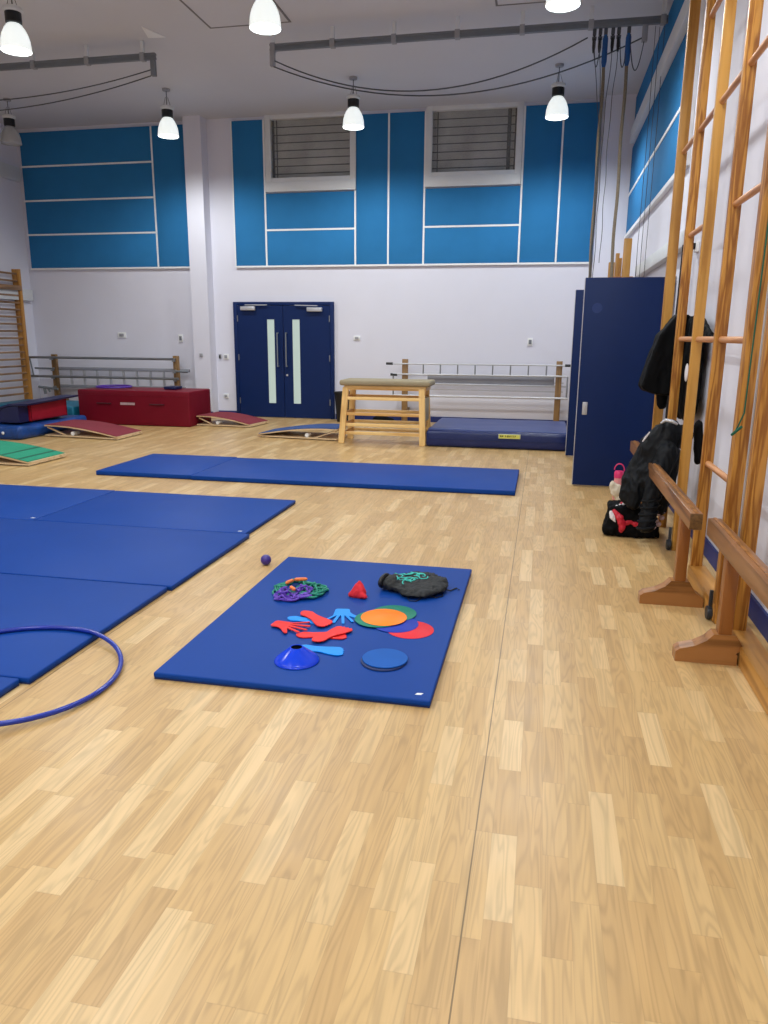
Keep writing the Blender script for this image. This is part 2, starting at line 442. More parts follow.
struct('trim_5', b, 'white', 'white edging strips of the blue panels on the right wall')
# trunking
def trunking(lo, hi, label):
    r = empty('cable_trunking', lo, label, 'trunking', 'white cable trunking on the side walls')
    part('trunking_body', box(B(), lo, hi, .006), 'trunk', r)
    y = lo[1]+2.0
    while y < hi[1]:
        xf = lo[0]-.003 if lo[0] > 0 else hi[0]
        part('cover_joint', box(B(), (xf, y, lo[2]-.002), (xf+.003, y+.03, hi[2]+.002)), 'trunk', r); y += 2.0
trunking((1.12, YF+.2, 4.42), (XR, 13.05, 4.62), 'long white cable trunking high on the right wall')
trunking((1.14, 7.3, 2.30), (XR, 11.0, 2.44), 'lower white cable trunking above the open blue store doors')
trunking((XL, YF+.2, 4.27), (XL+.08, 13.4, 4.52), 'upper white cable trunking on the left wall')
trunking((XL, YF+.2, 2.12), (XL+.10, 13.4, 2.33), 'lower white cable trunking on the left wall behind the wall bars')
# skirting
b = B()
for x0, x1 in ((XL, -6.37), (-6.03, -5.66), (-3.72, .74)): box(b, (x0, YB-.015, 0), (x1, YB, .1))
box(b, (-6.37, 13.205, 0), (-6.03, 13.22, .1)); box(b, (.74, 13.325, 0), (XR, 13.34, .1))
struct('baseboard_back', b, 'skirt', 'blue skirting along the far wall')
b = B(); box(b, (XR-.015, YF, 0), (XR, 7.95, .12)); box(b, (XR-.015, 10.0, 0), (XR, YB-.15, .12))
struct('baseboard_right', b, 'skirt', 'blue skirting along the right wall')
struct('baseboard_left', box(B(), (XL, YF, 0), (XL+.015, YB, .1)), 'skirt', 'blue skirting along the left wall')

# windows
for i, (x0, x1, z0, z1) in enumerate(wins):
    r = bpy.data.objects.new('window_%d' % (i+1), None); COL.objects.link(r); r.location = (x0, YB, z0)
    tag(r, ('left' if i == 0 else 'right')+' high window with grey louvres in a white frame', 'window', kind='structure')
    f = B(); t = .075
    box(f, (x0-t, YB-.06, z0-.03), (x0+.03, YB+.02, z1+.05), .004); box(f, (x1-.03, YB-.06, z0-.03), (x1+t, YB+.02, z1+.05), .004)
    box(f, (x0+.03, YB-.06, z1-.03), (x1-.03, YB+.02, z1+.05), .004); box(f, (x0+.03, YB-.06, z0-.03), (x1-.03, YB+.02, z0+.04), .004)
    part('window_frame', f, 'trunk', r)
    part('window_sill', box(B(), (x0-t, YB-.075, z0-.19), (x1+t, YB, z0-.03), .006), 'trunk', r)
    part('window_pane', box(B(), (x0+.03, YB+.03, z0+.03), (x1-.03, YB+.036, z1-.03)), 'glassdark', r)
    s = B()
    nsl = 8; h = (z1-z0)/nsl
    for k in range(nsl):
        za = z0+k*h
        m0 = [(x0+.0, YB+.10, za+.012), (x1-.0, YB+.10, za+.012), (x1-.0, YB+.075, za+h-.012), (x0+.0, YB+.075, za+h-.012)]
        vs = [s.verts.new(p) for p in m0] + [s.verts.new((p[0], p[1]+.006, p[2])) for p in m0]
        for q in ((0, 1, 2, 3), (7, 6, 5, 4), (0, 4, 5, 1), (1, 5, 6, 2), (2, 6, 7, 3), (3, 7, 4, 0)): s.faces.new([vs[a] for a in q])
    part('louvre_blind', s, 'slat', r)
    sd = B(); wd = .15
    box(sd, (x1-.18 if i else x0+.03, YB+.055, z0+.02), (x1-.12 if i else x0+.06, YB+.07, z1-.02))
    box(sd, (x1-.06, YB+.055, z0+.02), (x1-.035, YB+.07, z1-.02)); box(sd, (x0+.10, YB+.055, z0+.02), (x0+.115, YB+.07, z1-.02))
    part('louvre_rail', sd, 'slatedge', r)
    part('louvre_backing', box(B(), (x0, YB+.15, z0), (x1, YB+.17, z1)), 'slatedge', r)

# ceiling access panels
for (x0, x1, y0, y1, l) in ((-4.25, -3.2, 8.2, 9.72, 'square ceiling access panel above the left lamps'), (-.75, .35, 8.3, 9.72, 'square ceiling access panel above the rope track')):
    r = empty('ceiling_hatch', (x0, y0, ZC), l, 'ceiling hatch', 'access panels in the ceiling')
    b = B(); w = .025
    box(b, (x0, y0, ZC-.008), (x1, y0+w, ZC)); box(b, (x0, y1-w, ZC-.008), (x1, y1, ZC)); box(b, (x0, y0+w, ZC-.008), (x0+w, y1-w, ZC)); box(b, (x1-w, y0+w, ZC-.008), (x1, y1-w, ZC))
    part('hatch_frame', b, 'groove', r)
    part('hatch_panel', box(B(), (x0+w, y0+w, ZC-.005), (x1-w, y1-w, ZC)), 'ceil', r)
b = prism(B(), [(-5.06, 9.50), (-4.93, 9.88), (-5.16, 9.86)], ZC-.006, ZC)
o = mk('ceiling_bracket_plate', b, 'white'); place(o, (-5.05, 9.7, ZC)); tag(o, 'small white triangular plate on the ceiling above the left track', 'plate')

# ------------------------------------------------------------------ double doors on the far wall
d1 = bpy.data.objects.new('door_1', None); COL.objects.link(d1); d1.location = (-4.69, YB, 0)
tag(d1, 'navy blue double doors with two tall glass slots', 'door', kind='structure')
b = B()
box(b, (-5.65, YB-.05, 0), (-5.58, YB, 2.1), .004); box(b, (-3.80, YB-.05, 0), (-3.73, YB, 2.1), .004); box(b, (-5.58, YB-.05, 2.04), (-3.80, YB, 2.1), .004)
part('door_frame', b, 'navy', d1)
for k, (xa, xb, ga, gb) in enumerate(((-5.575, -4.695, -5.0, -4.86), (-4.685, -3.805, -4.515, -4.375))):
    b = B(); ya, yc = YB-.042, YB-.004
    box(b, (xa, ya, .01), (ga, yc, 2.035)); box(b, (gb, ya, .01), (xb, yc, 2.035)); box(b, (ga, ya, .01), (gb, yc, .27)); box(b, (ga, ya, 1.79), (gb, yc, 2.035))
    lf = part('door_leaf', b, 'navy', d1)
    part('vision_panel', box(B(), (ga, ya+.012, .27), (gb, ya+.02, 1.79)), 'doorglass', lf)
    hx = -4.79 if k == 0 else -4.625
    b = B(); tube(b, [(hx, ya, 1.55), (hx, ya-.06, 1.55), (hx, ya-.06, 1.5), (hx, ya-.06, 1.0), (hx, ya-.06, .95), (hx, ya, .95)], .012, 8)
    part('pull_handle', b, 'track', lf, 'dark grey vertical pull handle')
    b = B()
    if k == 0:
        box(b, (-5.49, ya-.06, 1.95), (-5.21, ya, 2.02), .006); obox(b, (-5.40, ya-.045, 2.045), (-4.98, ya-.03, 2.045), .02, .015)
    else:
        box(b, (-4.22, ya-.06, 1.93), (-3.94, ya, 2.00), .006); obox(b, (-4.45, ya-.03, 2.04), (-4.02, ya-.045, 2.03), .02, .015)
    part('door_closer', b, 'paleSteel', lf, 'silver door closer')
    b = B(); xh = xa+.006 if k == 0 else xb-.006
    for z in (.25, 1.05, 1.75): box(b, (xh-.008, ya-.008, z), (xh+.008, ya, z+.11))
    part('hinge', b, 'steel', lf)
part('door_lock', lathe(B(), [(0, 0), (.02, 0), (.02, .01), (0, .01)], (0, 0, 0), 16), 'paleSteel', d1)
lk = d1.children[-1]; lk.data.transform(Matrix.Rotation(PI/2, 4, 'X')); lk.location = (-4.63+4.69, -.043, .79)
lk.data.transform(Matrix.Translation((4.69*-1+4.69, 0, 0)))
me = lk.data
cx = sum((v.co for v in me.vertices), Vector())/len(me.vertices); me.transform(Matrix.Translation(-cx))

# store doors, opened at right angles to the right wall
def store_door(n, x0, y, x1, label):
    r = bpy.data.objects.new('door_%d' % n, None); COL.objects.link(r); r.location = (x1, y, 0)
    tag(r, label, 'door', kind='structure')
    lf = part('door_leaf', box(B(), (x0, y-.022, .012), (x1, y+.022, 2.09), .003), 'navy', r)
    part('edge_strip', box(B(), (x0-.006, y-.021, .02), (x0, y+.021, 2.085)), 'paleSteel', lf, 'pale metal strip on the door edge')
    b = B(); box(b, (x0+.05, y-.032, .745), (x0+.10, y-.022, .875), .006); 
    if n == 2: part('latch_plate', b, 'paleSteel', lf, 'silver latch plate')
    b = lathe(B(), [(0, -.004), (.05, -.004), (.05, 0), (0, 0)], (0, 0, 0), 20); b.transform(Matrix.Rotation(PI/2, 4, 'X')); b.transform(Matrix.Translation((x0+.13, y-.0222, 1.80)))
    if n == 2: part('door_sticker', b, 'stickerblue', lf, 'faint round pale blue sticker')
store_door(2, .365, 7.98, 1.20, 'nearer open navy blue store door standing square to the right wall')
store_door(3, .35, 10.0, 1.20, 'farther open navy blue store door mostly hidden behind the nearer one')

# ------------------------------------------------------------------ pendant lamps
def lamp_proto():
    r = empty('pendant_lamp', (0, 0, ZC), 'x', 'lamp', 'high bay pendant lamps')
    z = -ZC
    def P(n, b, m, l=None):
        o = mk(n, b, m, r)
        if l: o['label'] = l
        return o
    b = B(); tube(b, [(0, 0, 0), (0, 0, -.26)], .006, 8)
    for a in range(3):
        tube(b, [(.02*math.cos(a*2.1), .02*math.sin(a*2.1), -.12), (.06*math.cos(a*2.1), .06*math.sin(a*2.1), -.25)], .003, 6)
    P('cord', b, 'wire')
    P('ceiling_rose', lathe(B(), [(0, 0), (.06, 0), (.055, -.03), (0, -.035)]), 'trackpale')
    P('collar', lathe(B(), [(0, -.235), (.07, -.24), (.10, -.255), (.105, -.285), (.088, -.30), (0, -.30)]), 'lampcap', 'pale top collar')
    P('gear_housing', lathe(B(), [(0, -.30), (.085, -.30), (.085, -.40), (.07, -.41), (0, -.41)]), 'lampblack', 'black gear housing')
    P('glass_shade', lathe(B(), [(.05, -.40), (.078, -.42), (.108, -.46), (.133, -.51), (.15, -.57), (.16, -.665), (.156, -.675), (.146, -.57), (.128, -.51), (.10, -.465), (.072, -.425), (.045, -.41), (0, -.41)]), 'glow', 'glowing white glass shade')
    P('lamp_diffuser', lathe(B(), [(0, -.655), (.152, -.655), (.152, -.660), (0, -.660)]), 'glowbright', 'bright lamp mouth')
    return r
lp = lamp_proto()
names = {(0, 11.8): 'lit white glass pendant lamp hanging before the right end of the far wall',
         (-2.95, 11.8): 'lit white glass pendant lamp in the far row, beside the left window',
         (-5.93, 11.8): 'lit white glass pendant lamp in the far row, in front of the pier',
         (-8.88, 11.8): 'unlit grey pendant lamp at the far left end of the far row',
         (0, 8.05): 'lit pendant lamp cut off by the top edge, nearest the right wall',
         (-2.93, 8.05): 'lit pendant lamp at the top of the view between the two ceiling tracks',
         (-5.83, 8.05): 'large lit pendant lamp in the top left corner of the view'}
first = True
LAMP_W = 19.0
for y in (11.8, 8.05, 4.4, .75, -2.7):
    for x in (0, -2.95, -5.93, -8.88):
        if x == -8.88 and y != 11.8: continue
        if y == 8.05: x = {0: 0, -2.95: -2.93, -5.93: -5.83}.get(x, x)
        o = lp if first else copy_tree(lp); first = False
        o.location = {(0, 8.05): (0, 8.05, ZC), (-2.93, 8.05): (-2.93, 8.06, ZC), (-5.83, 8.05): (-5.84, 8.14, ZC)}.get((x, y), (x, y, ZC))
        if x == -8.88: o.location.x = -8.72
        side = {0: 'nearest the right wall', -2.95: 'second from the right wall', -2.93: 'x', -5.93: 'third from the right wall', -8.88: 'nearest the left wall'}.get(x, '')
        row = {8.05: 'second row from the far wall', 4.4: 'middle row of the hall', .75: 'row just ahead of the viewer overhead', -2.7: 'row behind the viewer'}.get(y, '')
        o['label'] = names.get((x, y), 'lit pendant lamp, %s, %s' % (row, side))
        if (x, y) == (-8.88, 11.8):
            for ch in o.children:
                if ch.name.startswith(('glass_shade', 'lamp_diffuser')):
                    ch.data = ch.data.copy(); ch.data.materials[0] = M_['unlit']; ch['label'] = 'unlit grey glass'
            continue
        L = bpy.data.lights.new('lamp_light', 'SPOT'); L.energy = LAMP_W*10; L.color = (.97, 1, .985)
        L.spot_size = math.radians(171); L.spot_blend = .62; L.shadow_soft_size = .14
        lo = bpy.data.objects.new('lamp_light', L); COL.objects.link(lo); lo.location = (o.location.x, o.location.y, ZC-.72)

# ------------------------------------------------------------------ rope tracks
def track(name, x0, x1, label, drops):
    r = empty(name, (x0, 9.95, ZC), label, 'ceiling track', 'climbing rope tracks under the ceiling')
    b = B(); box(b, (x0, 9.92, 5.025), (x1, 9.98, 5.05), .004); box(b, (x0, 9.935, 4.995), (x1, 9.965, 5.025)); box(b, (x0, 9.925, 4.975), (x1, 9.975, 4.995))
    part('rail', b, 'track', r)
    xs = []; x = drops[0]
    for x in drops:
        b = B(); box(b, (x-.022, 9.93, 5.05), (x+.022, 9.97, ZC)); part('hanger_stem', b, 'trunk', r)
        part('rail_clamp', box(B(), (x-.03, 9.91, 4.965), (x+.03, 9.99, 5.06), .004), 'trackpale', r)
    return r
tr = track('rope_track', -3.56, 1.17, 'long grey ceiling track carrying the climbing ropes at its right end', [-3.52, -2.75, -1.98, -1.21, -.45, .33, 1.12])
for x in (-3.53, .93):
    b = B(); box(b, (x-.03, 9.92, 4.80), (x+.03, 9.98, 4.97), .004)
    part('pulley_block', b, 'trackpale', tr)
def sag(p0, p1, s, n=24):
    return [tuple(Vector(p0).lerp(Vector(p1), i/n) - Vector((0, 0, s*4*(i/n)*(1-i/n)))) for i in range(n+1)]
b = tube(B(), sag((-3.52, 9.94, 4.87), (.3, 9.94, 4.88), .45), .008, 6); part('pull_cord', b, 'wire', tr)
b = tube(B(), sag((-3.52, 9.95, 4.80), (.92, 9.95, 4.85), .46), .008, 6); part('pull_cord', b, 'wire', tr)
tl = track('rope_track', XL+.02, -5.12, 'grey ceiling track at the top left with two sagging cords', [-9.3, -8.5, -7.65, -6.90, -6.10, -5.30])
b = B(); box(b, (-5.19, 9.92, 4.78), (-5.13, 9.98, 4.97), .004); part('pulley_block', b, 'track', tl)
b = tube(B(), sag((-9.7, 9.94, 4.80), (-5.17, 9.94, 4.86), .22), .007, 6); part('pull_cord', b, 'wire', tl)
b = tube(B(), sag((-9.7, 9.96, 4.62), (-5.17, 9.96, 4.80), .22), .007, 6); part('pull_cord', b, 'wire', tl)

# climbing ropes
def crope(x, thick, label, zb=.5, top=4.93):
    r = empty('climbing_rope' if thick else 'trapeze_cord', (x, 9.95, 4.965), label, 'rope', 'climbing ropes on the ceiling track' if thick else 'thin cords on the ceiling track')
    b = B(); box(b, (x-.02, 9.93, 4.90), (x+.02, 9.97, 4.965), .003); tube(b, [(x-.025, 9.95, 4.87), (x+.025, 9.95, 4.87)], .02, 8)
    part('runner', b, 'wire', r)
    zs = 4.56 if thick else 4.72
    rr = .032 if thick else .02
    b = B(); tube(b, [(x, 9.95, 4.90), (x, 9.95, 4.86), (x, 9.95, zs+.06), (x, 9.95, zs)], [rr*.5, rr, rr, rr*.6], 10)
    part('sleeve', b, 'leatherblue' if thick else 'black', r, 'blue sleeve' if thick else 'black sleeve')
    pts = []
    n = 30
    for i in range(n+1):
        z = zs + (zb-zs)*i/n
        lean = 0 if thick else (.50-x+.03)*min(1, (zs-z)/.8)*(.8 if x < .6 else .35)
        pts.append((x+lean+.006*math.sin(i*.8), 9.95 - (0 if thick else .03), z))
    b = tube(B(), pts, .019 if thick else .004, 8)
    part('rope_body', b, 'rope' if thick else 'wire', r)
crope(.50, 1, 'thick brown climbing rope with blue sleeve, left of the two')
crope(.755, 1, 'thick brown climbing rope with blue sleeve, right of the two')
g = 'thin cords on the ceiling track'
crope(.375, 0, 'thin cord with black sleeve at the left end of the rope group', 1.6)
crope(.44, 0, 'thin cord with black sleeve directly left of the left blue-sleeved rope', 1.6)
crope(.58, 0, 'thin cord with black sleeve directly right of the left blue-sleeved rope', 2.2)
crope(.645, 0, 'thin cord with black sleeve midway between the two blue-sleeved ropes', 2.4)
for (x0, x1, s, l) in ((.375, .45, .28, 'small cord loop at the left of the rope group'), (.66, .75, .30, 'cord loop left of the right blue-sleeved rope'), (.77, .93, .34, 'cord loop right of the right blue-sleeved rope')):
    b = tube(B(), sag((x0, 9.93, 4.85), (x1, 9.93, 4.84), s, 14), .006, 6)
    o = mk('cord_loop', b, 'wire'); place(o, (x0, 9.93, 4.85)); tag(o, l, 'cord', 'cord loops hanging from the ceiling track')
for k, (x, y) in enumerate(((1.04, 9.93), (1.09, 9.97), (1.135, 9.9))):
    b = tube(B(), [(x, y, 4.95), (x+.004, y, 4), (x, y, 3), (x-.004, y, 2.6), (x, y, 2.15)], .0035, 6)
    o = mk('pull_rope', b, 'wire'); place(o, (x, y, 4.95))
    tag(o, 'thin grey cord hanging before the right wall panels, '+['leftmost of three', 'middle of three', 'rightmost of three'][k], 'cord', 'cords down the right wall')
# ------------------------------------------------------------------ folded frame beyond the doors
r = empty('folded_climbing_apparatus', (1.0, 11.0, 0), 'folded wooden climbing frame whose post tops rise behind the blue store doors', 'climbing frame')
for (x0, x1, y0, y1, z) in ((.97, 1.07, 10.96, 11.03, 2.8), (.79, .87, 10.96, 11.0, 2.50), (.88, .93, 11.02, 11.06, 2.62), (.93, .965, 11.04, 11.10, 2.56), (1.09, 1.15, 11.0, 11.05, 2.28)):
    part('post', box(B(), (x0, y0, 0), (x1, y1, z), .005), 'pine', r)
b = B()
for z in (.4, 1.1, 1.8, 2.3): tube(b, [(.80, 10.98, z), (1.12, 11.02, z)], .02, 10)
part('rung', b, 'rung', r)

# ------------------------------------------------------------------ climbing frame on the right wall
r = empty('climbing_apparatus', (1.03, 5.6, 0), 'honey pine climbing frame of tall posts and rungs along the right wall', 'climbing frame')
posts = [(7.0, .98, 1.06, 'pine', .045), (6.31, .995, 1.062, 'pine2', .04), (5.61, .995, 1.062, 'pine', .04), (4.90, .995, 1.064, 'pine2', .042), (4.13, .99, 1.062, 'pine2', .085)]
for y, x0, x1, m, t in posts:
    part('post', box(B(), (x0, y, .0 if y > 5 else .0), (x1, y+t, 4.9), .004), m, r)
ys = [p[0]+.02 for p in posts]
zr = [.76, 1.51, 2.27, 3.0, 3.74, 4.5]
bays = {0: (3.0, 4.5), 1: (1.51, 2.27, 3.0, 3.74, 4.5), 2: (1.51, 3.0, 4.5), 3: (.76, 1.51, 2.27, 3.0, 3.74)}
for k, zs in bays.items():
    for z in zs:
        b = tube(B(), [(1.035, ys[k+1]-.01, z), (1.035, ys[k+1]+.03, z), (1.035, ys[k]-.03, z), (1.035, ys[k], z)], [.023, .019, .019, .023], 12)
        part('rung', b, 'rung', r)
part('base_beam', box(B(), (.985, 4.16, 0), (1.09, 4.93, .1), .006), 'pineY', r)
for y in (5.60, 4.18):
    b = lathe(B(), [(0, -.014), (.036, -.014), (.04, 0), (.036, .014), (0, .014)], (0, 0, 0), 18); b.transform(Matrix.Rotation(PI/2, 4, 'Y')); b.transform(Matrix.Translation((.972, y+.02, .041)))
    box(b, (.966, y+.012, .045), (.985, y+.03, .17), .003)
    part('castor', b, 'steeldark', r, 'dark castor and metal bracket')
r2 = empty('climbing_apparatus', (1.03, 3.0, 0), 'nearest pine climbing frame section at the right edge of the view', 'climbing frame')
part('post', box(B(), (.998, 3.80, 0), (1.063, 3.87, 4.9), .004), 'pine2', r2)
part('post', box(B(), (.998, 3.05, 0), (1.063, 3.12, 4.9), .004), 'pine2', r2)
part('post', box(B(), (.998, 2.30, 0), (1.063, 2.37, 4.9), .004), 'pine', r2)
part('base_beam', box(B(), (.985, 1.9, 0), (1.095, 3.875, .1), .006), 'pineY', r2)
part('steel_strip', box(B(), (.992, 3.868, .0), (1.004, 3.884, 4.9)), 'paleSteel', r2, 'thin pale steel edge strip')
for z in zr[:5]:
    part('rung', tube(B(), [(1.035, 2.34, z), (1.035, 3.08, z)], .019, 12), 'rung', r2)
b = B(); tube(b, [(.988, 4.0, 4.6), (.986, 4.0, 3.2), (.990, 3.99, 2.0), (.985, 4.0, 1.16), (.975, 4.06, 1.08), (.98, 4.12, 1.05)], .004, 6); tube(b, [(.96, 4.09, 1.04), (.985, 4.02, 1.09)], .007, 6)
o = mk('green_string', b, 'greenline'); place(o, (.988, 4.0, 4.6)); tag(o, 'thin green string knotted on the widest near post', 'string')

# details on the right wall
b = B(); box(b, (1.19, 6.96, 2.22), (XR, 7.08, 2.30+.0), .004)
o = mk('wall_socket', b, 'white'); place(o, (XR, 7.0, 2.2)); 
tag(o, 'small white switch box under the trunking behind the climbing frame', 'switch')
o2 = mk('socket_plug', box(B(), (1.15, 6.97, 2.24), (1.19, 7.02, 2.29), .004), 'black', None)
o2.parent = o; o2.matrix_parent_inverse = o.matrix_world.inverted(); o2.data.transform(Matrix.Translation((-XR, -7.0, -2.2))); o2.matrix_parent_inverse = Matrix.Identity(4)
for k, (y, w, l) in enumerate(((5.66, .03, 'grey vertical conduit on the right wall between the third and fourth posts'), (4.72, .035, 'grey vertical conduit on the right wall behind the nearest tall rungs'), (5.05, .03, 'white vertical conduit on the right wall behind the fourth post'))):
    r = empty('wall_conduit', (XR, y, 0), l, 'conduit', 'vertical conduits on the right wall')
    part('pipe', box(B(), (XR-.02, y, .12), (XR, y+w, 5.1), .004), 'trackpale' if k < 2 else 'white', r)
    b = B()
    for z in (.8, 2.0, 3.2, 4.7): box(b, (XR-.024, y-.008, z), (XR, y+w+.008, z+.02))
    part('clip', b, 'white', r)
b = tube(B(), [(1.13, 7.2, 2.30), (1.13, 7.21, 1.9), (1.12, 7.24, 1.2), (1.13, 7.22, .5)], .012, 6)
o = mk('black_line', b, 'black'); place(o, (1.13, 7.2, 2.3)); tag(o, 'long thin black line running down beside the farthest tall post', 'strap')  # thin black tube running down beside the post

# ------------------------------------------------------------------ balance benches
def bench(xc, y0, y1, feet, label):
    r = empty('balance_bench', (xc, (y0+y1)/2, 0), label, 'bench', 'wooden balance benches by the climbing frame')
    bm_ = part('beam', box(B(), (xc-.033, y0+.004, .52), (xc+.033, y1-.004, .612), .006), 'beech', r)
    part('beam_end', box(B(), (xc-.031, y0, .523), (xc+.031, y0+.004, .609), .002), 'endgrain', bm_, 'dark end grain')
    part('seam_strip', box(B(), (xc-.008, y0+.01, .612), (xc+.008, y1-.01, .616)), 'beechX', bm_)
    for y in feet:
        def f(a, bb, c): return (a, y+c, bb)
        fr = .978
        b = prism(B(), [(xc-.215, 0), (fr, 0), (fr, .05), (fr-.01, .062), (xc+.09, .085), (xc+.05, .15), (xc-.05, .15), (xc-.08, .115), (xc-.13, .085), (xc-.195, .066), (xc-.215, .05)], -.04, .04, f)
        ft = part('foot', b, 'beechX', r); flat(ft)
        part('upright', box(B(), (xc-.03, y-.032, .13), (xc+.03, y+.032, .52), .004), 'beechZ', r)
bench(.843, 4.13, 7.05, (4.42, 6.7), 'brown wooden balance bench farther away, with the dark jacket over it')
bench(.9135, 1.0, 4.05, (3.62, 1.4), 'brown wooden balance bench nearest the viewer at the right edge')

# ------------------------------------------------------------------ jackets and bags on the right
def limb(b, pts, rs, sx=1, sy=1, n=14):
    for i in range(len(pts)-1):
        p, q = Vector(pts[i]), Vector(pts[i+1])
        k = max(2, int((q-p).length/.035))
        for j in range(k+1):
            t = j/k; c = p.lerp(q, t); rr = rs[i]+(rs[i+1]-rs[i])*t
            bmesh.ops.create_icosphere(b, subdivisions=2, radius=rr, matrix=Matrix.Translation(c) @ Matrix.Diagonal((sx, sy, 1, 1)))
# hanging coat
r = empty('hanging_coat', (1.12, 6.3, 1.6), 'black coat hanging behind the second and third climbing posts', 'coat')
b = B()
limb(b, [(1.145, 6.20, 1.60), (1.14, 6.22, 1.3), (1.14, 6.22, 1.02)], [.09, .13, .13], .40, 1.1)
limb(b, [(1.145, 6.38, 1.62), (1.14, 6.38, 1.3), (1.14, 6.38, 1.02)], [.09, .14, .15], .40, 1.4)
limb(b, [(1.14, 6.58, 1.60), (1.13, 6.58, 1.3), (1.13, 6.58, 1.0)], [.09, .13, .14], .42, 1.2)
limb(b, [(1.15, 6.12, 1.61), (1.16, 5.74, 1.50)], [.06, .03], .6, 1)
cloth('coat_body', b, 'blackcloth', r, .014, .018, .12)
b = B()
prism(b, [(1.15, 1.68), (1.07, 1.72), (1.03, 1.70), (.96, 1.60), (.91, 1.54), (.86, 1.36), (.80, 1.13), (.83, 1.09), (.92, 1.06), (1.15, 1.06), (1.16, 1.3)], 6.56, 6.80, lambda a, bb, c: (a, c, bb))
limb(b, [(.99, 6.70, 1.40), (1.0, 6.70, 1.12), (1.0, 6.7, .99)], [.09, .08, .065], .75, .7)
cloth('coat_sleeve', b, 'blackcloth', r, .012, .014, .11)
b = B(); ellipsoid(b, (1.082, 6.20, 1.26), (.012, .05, .07)); part('coat_label', b, 'offwhite', r, 'small white patch')

# dark puffer jacket over the bench
r = empty('puffer_jacket', (.86, 5.95, .6), 'dark padded jacket draped over the farther bench with sleeves hanging to the floor bag', 'jacket')
b = B()
limb(b, [(1.04, 5.95, .80), (.93, 5.92, .80), (.84, 5.9, .70)], [.09, .11, .10], 1, .9)
limb(b, [(.97, 5.9, .88), (.90, 5.9, .86), (.83, 5.88, .78)], [.05, .055, .05], 1, .9)
limb(b, [(.80, 5.95, .72), (.74, 5.93, .58), (.685, 5.90, .45), (.67, 5.88, .34)], [.07, .07, .07, .06], .8, .9)
limb(b, [(.86, 5.90, .70), (.79, 5.86, .52), (.745, 5.84, .40), (.73, 5.84, .30)], [.09, .08, .075, .065], .9, .8)
limb(b, [(.93, 5.82, .68), (.87, 5.76, .50), (.835, 5.72, .33), (.815, 5.69, .16)], [.09, .08, .068, .064], .95, .8)
limb(b, [(.97, 5.86, .66), (.96, 5.88, .42), (.93, 5.9, .26)], [.09, .085, .07], .8, .9)
cloth('jacket_body', b, 'navycloth', r, .011, .022, .075)
b = B()
limb(b, [(1.11, 5.70, .90), (1.13, 5.70, .68)], [.055, .06], .6, 1.0)
cloth('jacket_tail', b, 'blackcloth', r, .014, .010, .1)
b = B(); tube(b, [(.875, 5.84, .905), (.905, 5.82, .93), (.945, 5.80, .925), (.985, 5.80, .905)], [.007, .013, .014, .008], 10)
part('collar_lining', b, 'paleSteel', r, 'silver grey collar lining')
b = B(); tube(b, [(.755, 5.83, .765), (.775, 5.82, .80), (.80, 5.82, .84)], [.004, .007, .004], 8); part('cuff_trim', b, 'offwhite', r, 'pale trim line')
for k in range(5):
    z = .15+.05*k
    c = Vector((.815+.006*k, 5.69+.010*k, z))
    part('sleeve_quilting', tube(B(), [(c.x+.066*math.cos(a), c.y+.056*math.sin(a), c.z+.014*math.cos(a)) for a in [2*PI*i/20 for i in range(20)]], .008, 6, True), 'navycloth', r)

# floor kit bag
r = empty('kit_bag', (.73, 6.02, 0), 'black kit bag with red and white patches slumped on the floor under the jacket', 'bag')
b = B()
for (c, s_) in (((.74, 6.02, .07), (.21, .12, .07)), ((.64, 5.98, .13), (.10, .10, .11)), ((.82, 6.03, .12), (.12, .12, .11)), ((.68, 6.02, .20), (.11, .09, .07)), ((.585, 5.96, .055), (.065, .08, .05)), ((.60, 5.97, .215), (.05, .05, .025))):
    ellipsoid(b, c, s_)
prism(b, [(.53, .01), (.95, .01), (.94, .14), (.88, .22), (.66, .25), (.57, .24), (.56, .13)], 5.90, 6.14, lambda a, bb, c: (a, c, bb))
cloth('bag_body', b, 'blackcloth', r, .011, .022, .09)
b = B(); limb(b, [(.60, 5.90, .205), (.645, 5.88, .16), (.665, 5.875, .09), (.66, 5.88, .06)], [.025, .034, .030, .02], 1, .5); limb(b, [(.67, 5.885, .12), (.73, 5.89, .13), (.80, 5.89, .10)], [.03, .022, .030], 1.1, .35)
cloth('red_patch', b, 'redcloth2', r, .007, .008, .05)
b = B(); limb(b, [(.575, 5.895, .20), (.59, 5.885, .165), (.61, 5.88, .13)], [.018, .024, .010], 1, .5)
cloth('white_patch', b, 'offwhite', r, .006, .004, .05)
b = B(); limb(b, [(.655, 5.95, .262), (.70, 5.95, .285), (.76, 5.95, .30)], [.014, .026, .022], 1, 1)
cloth('red_lining', b, 'redcloth2', r, .007, .008, .05)
b = B(); limb(b, [(.62, 5.94, .242), (.67, 5.93, .262)], [.009, .013], 1, 1); part('white_edge', b, 'offwhite', r)
for k, (p, q) in enumerate((((.86, 5.84, .09), (.93, 5.87, .13)), ((.87, 5.85, .14), (.95, 5.88, .18)), ((.89, 5.86, .19), (.96, 5.89, .23)))):
    b = B(); limb(b, [p, q], [.016, .020], 1, 1); part('pale_strap', b, 'greymark', r, 'pale grey strap fold')

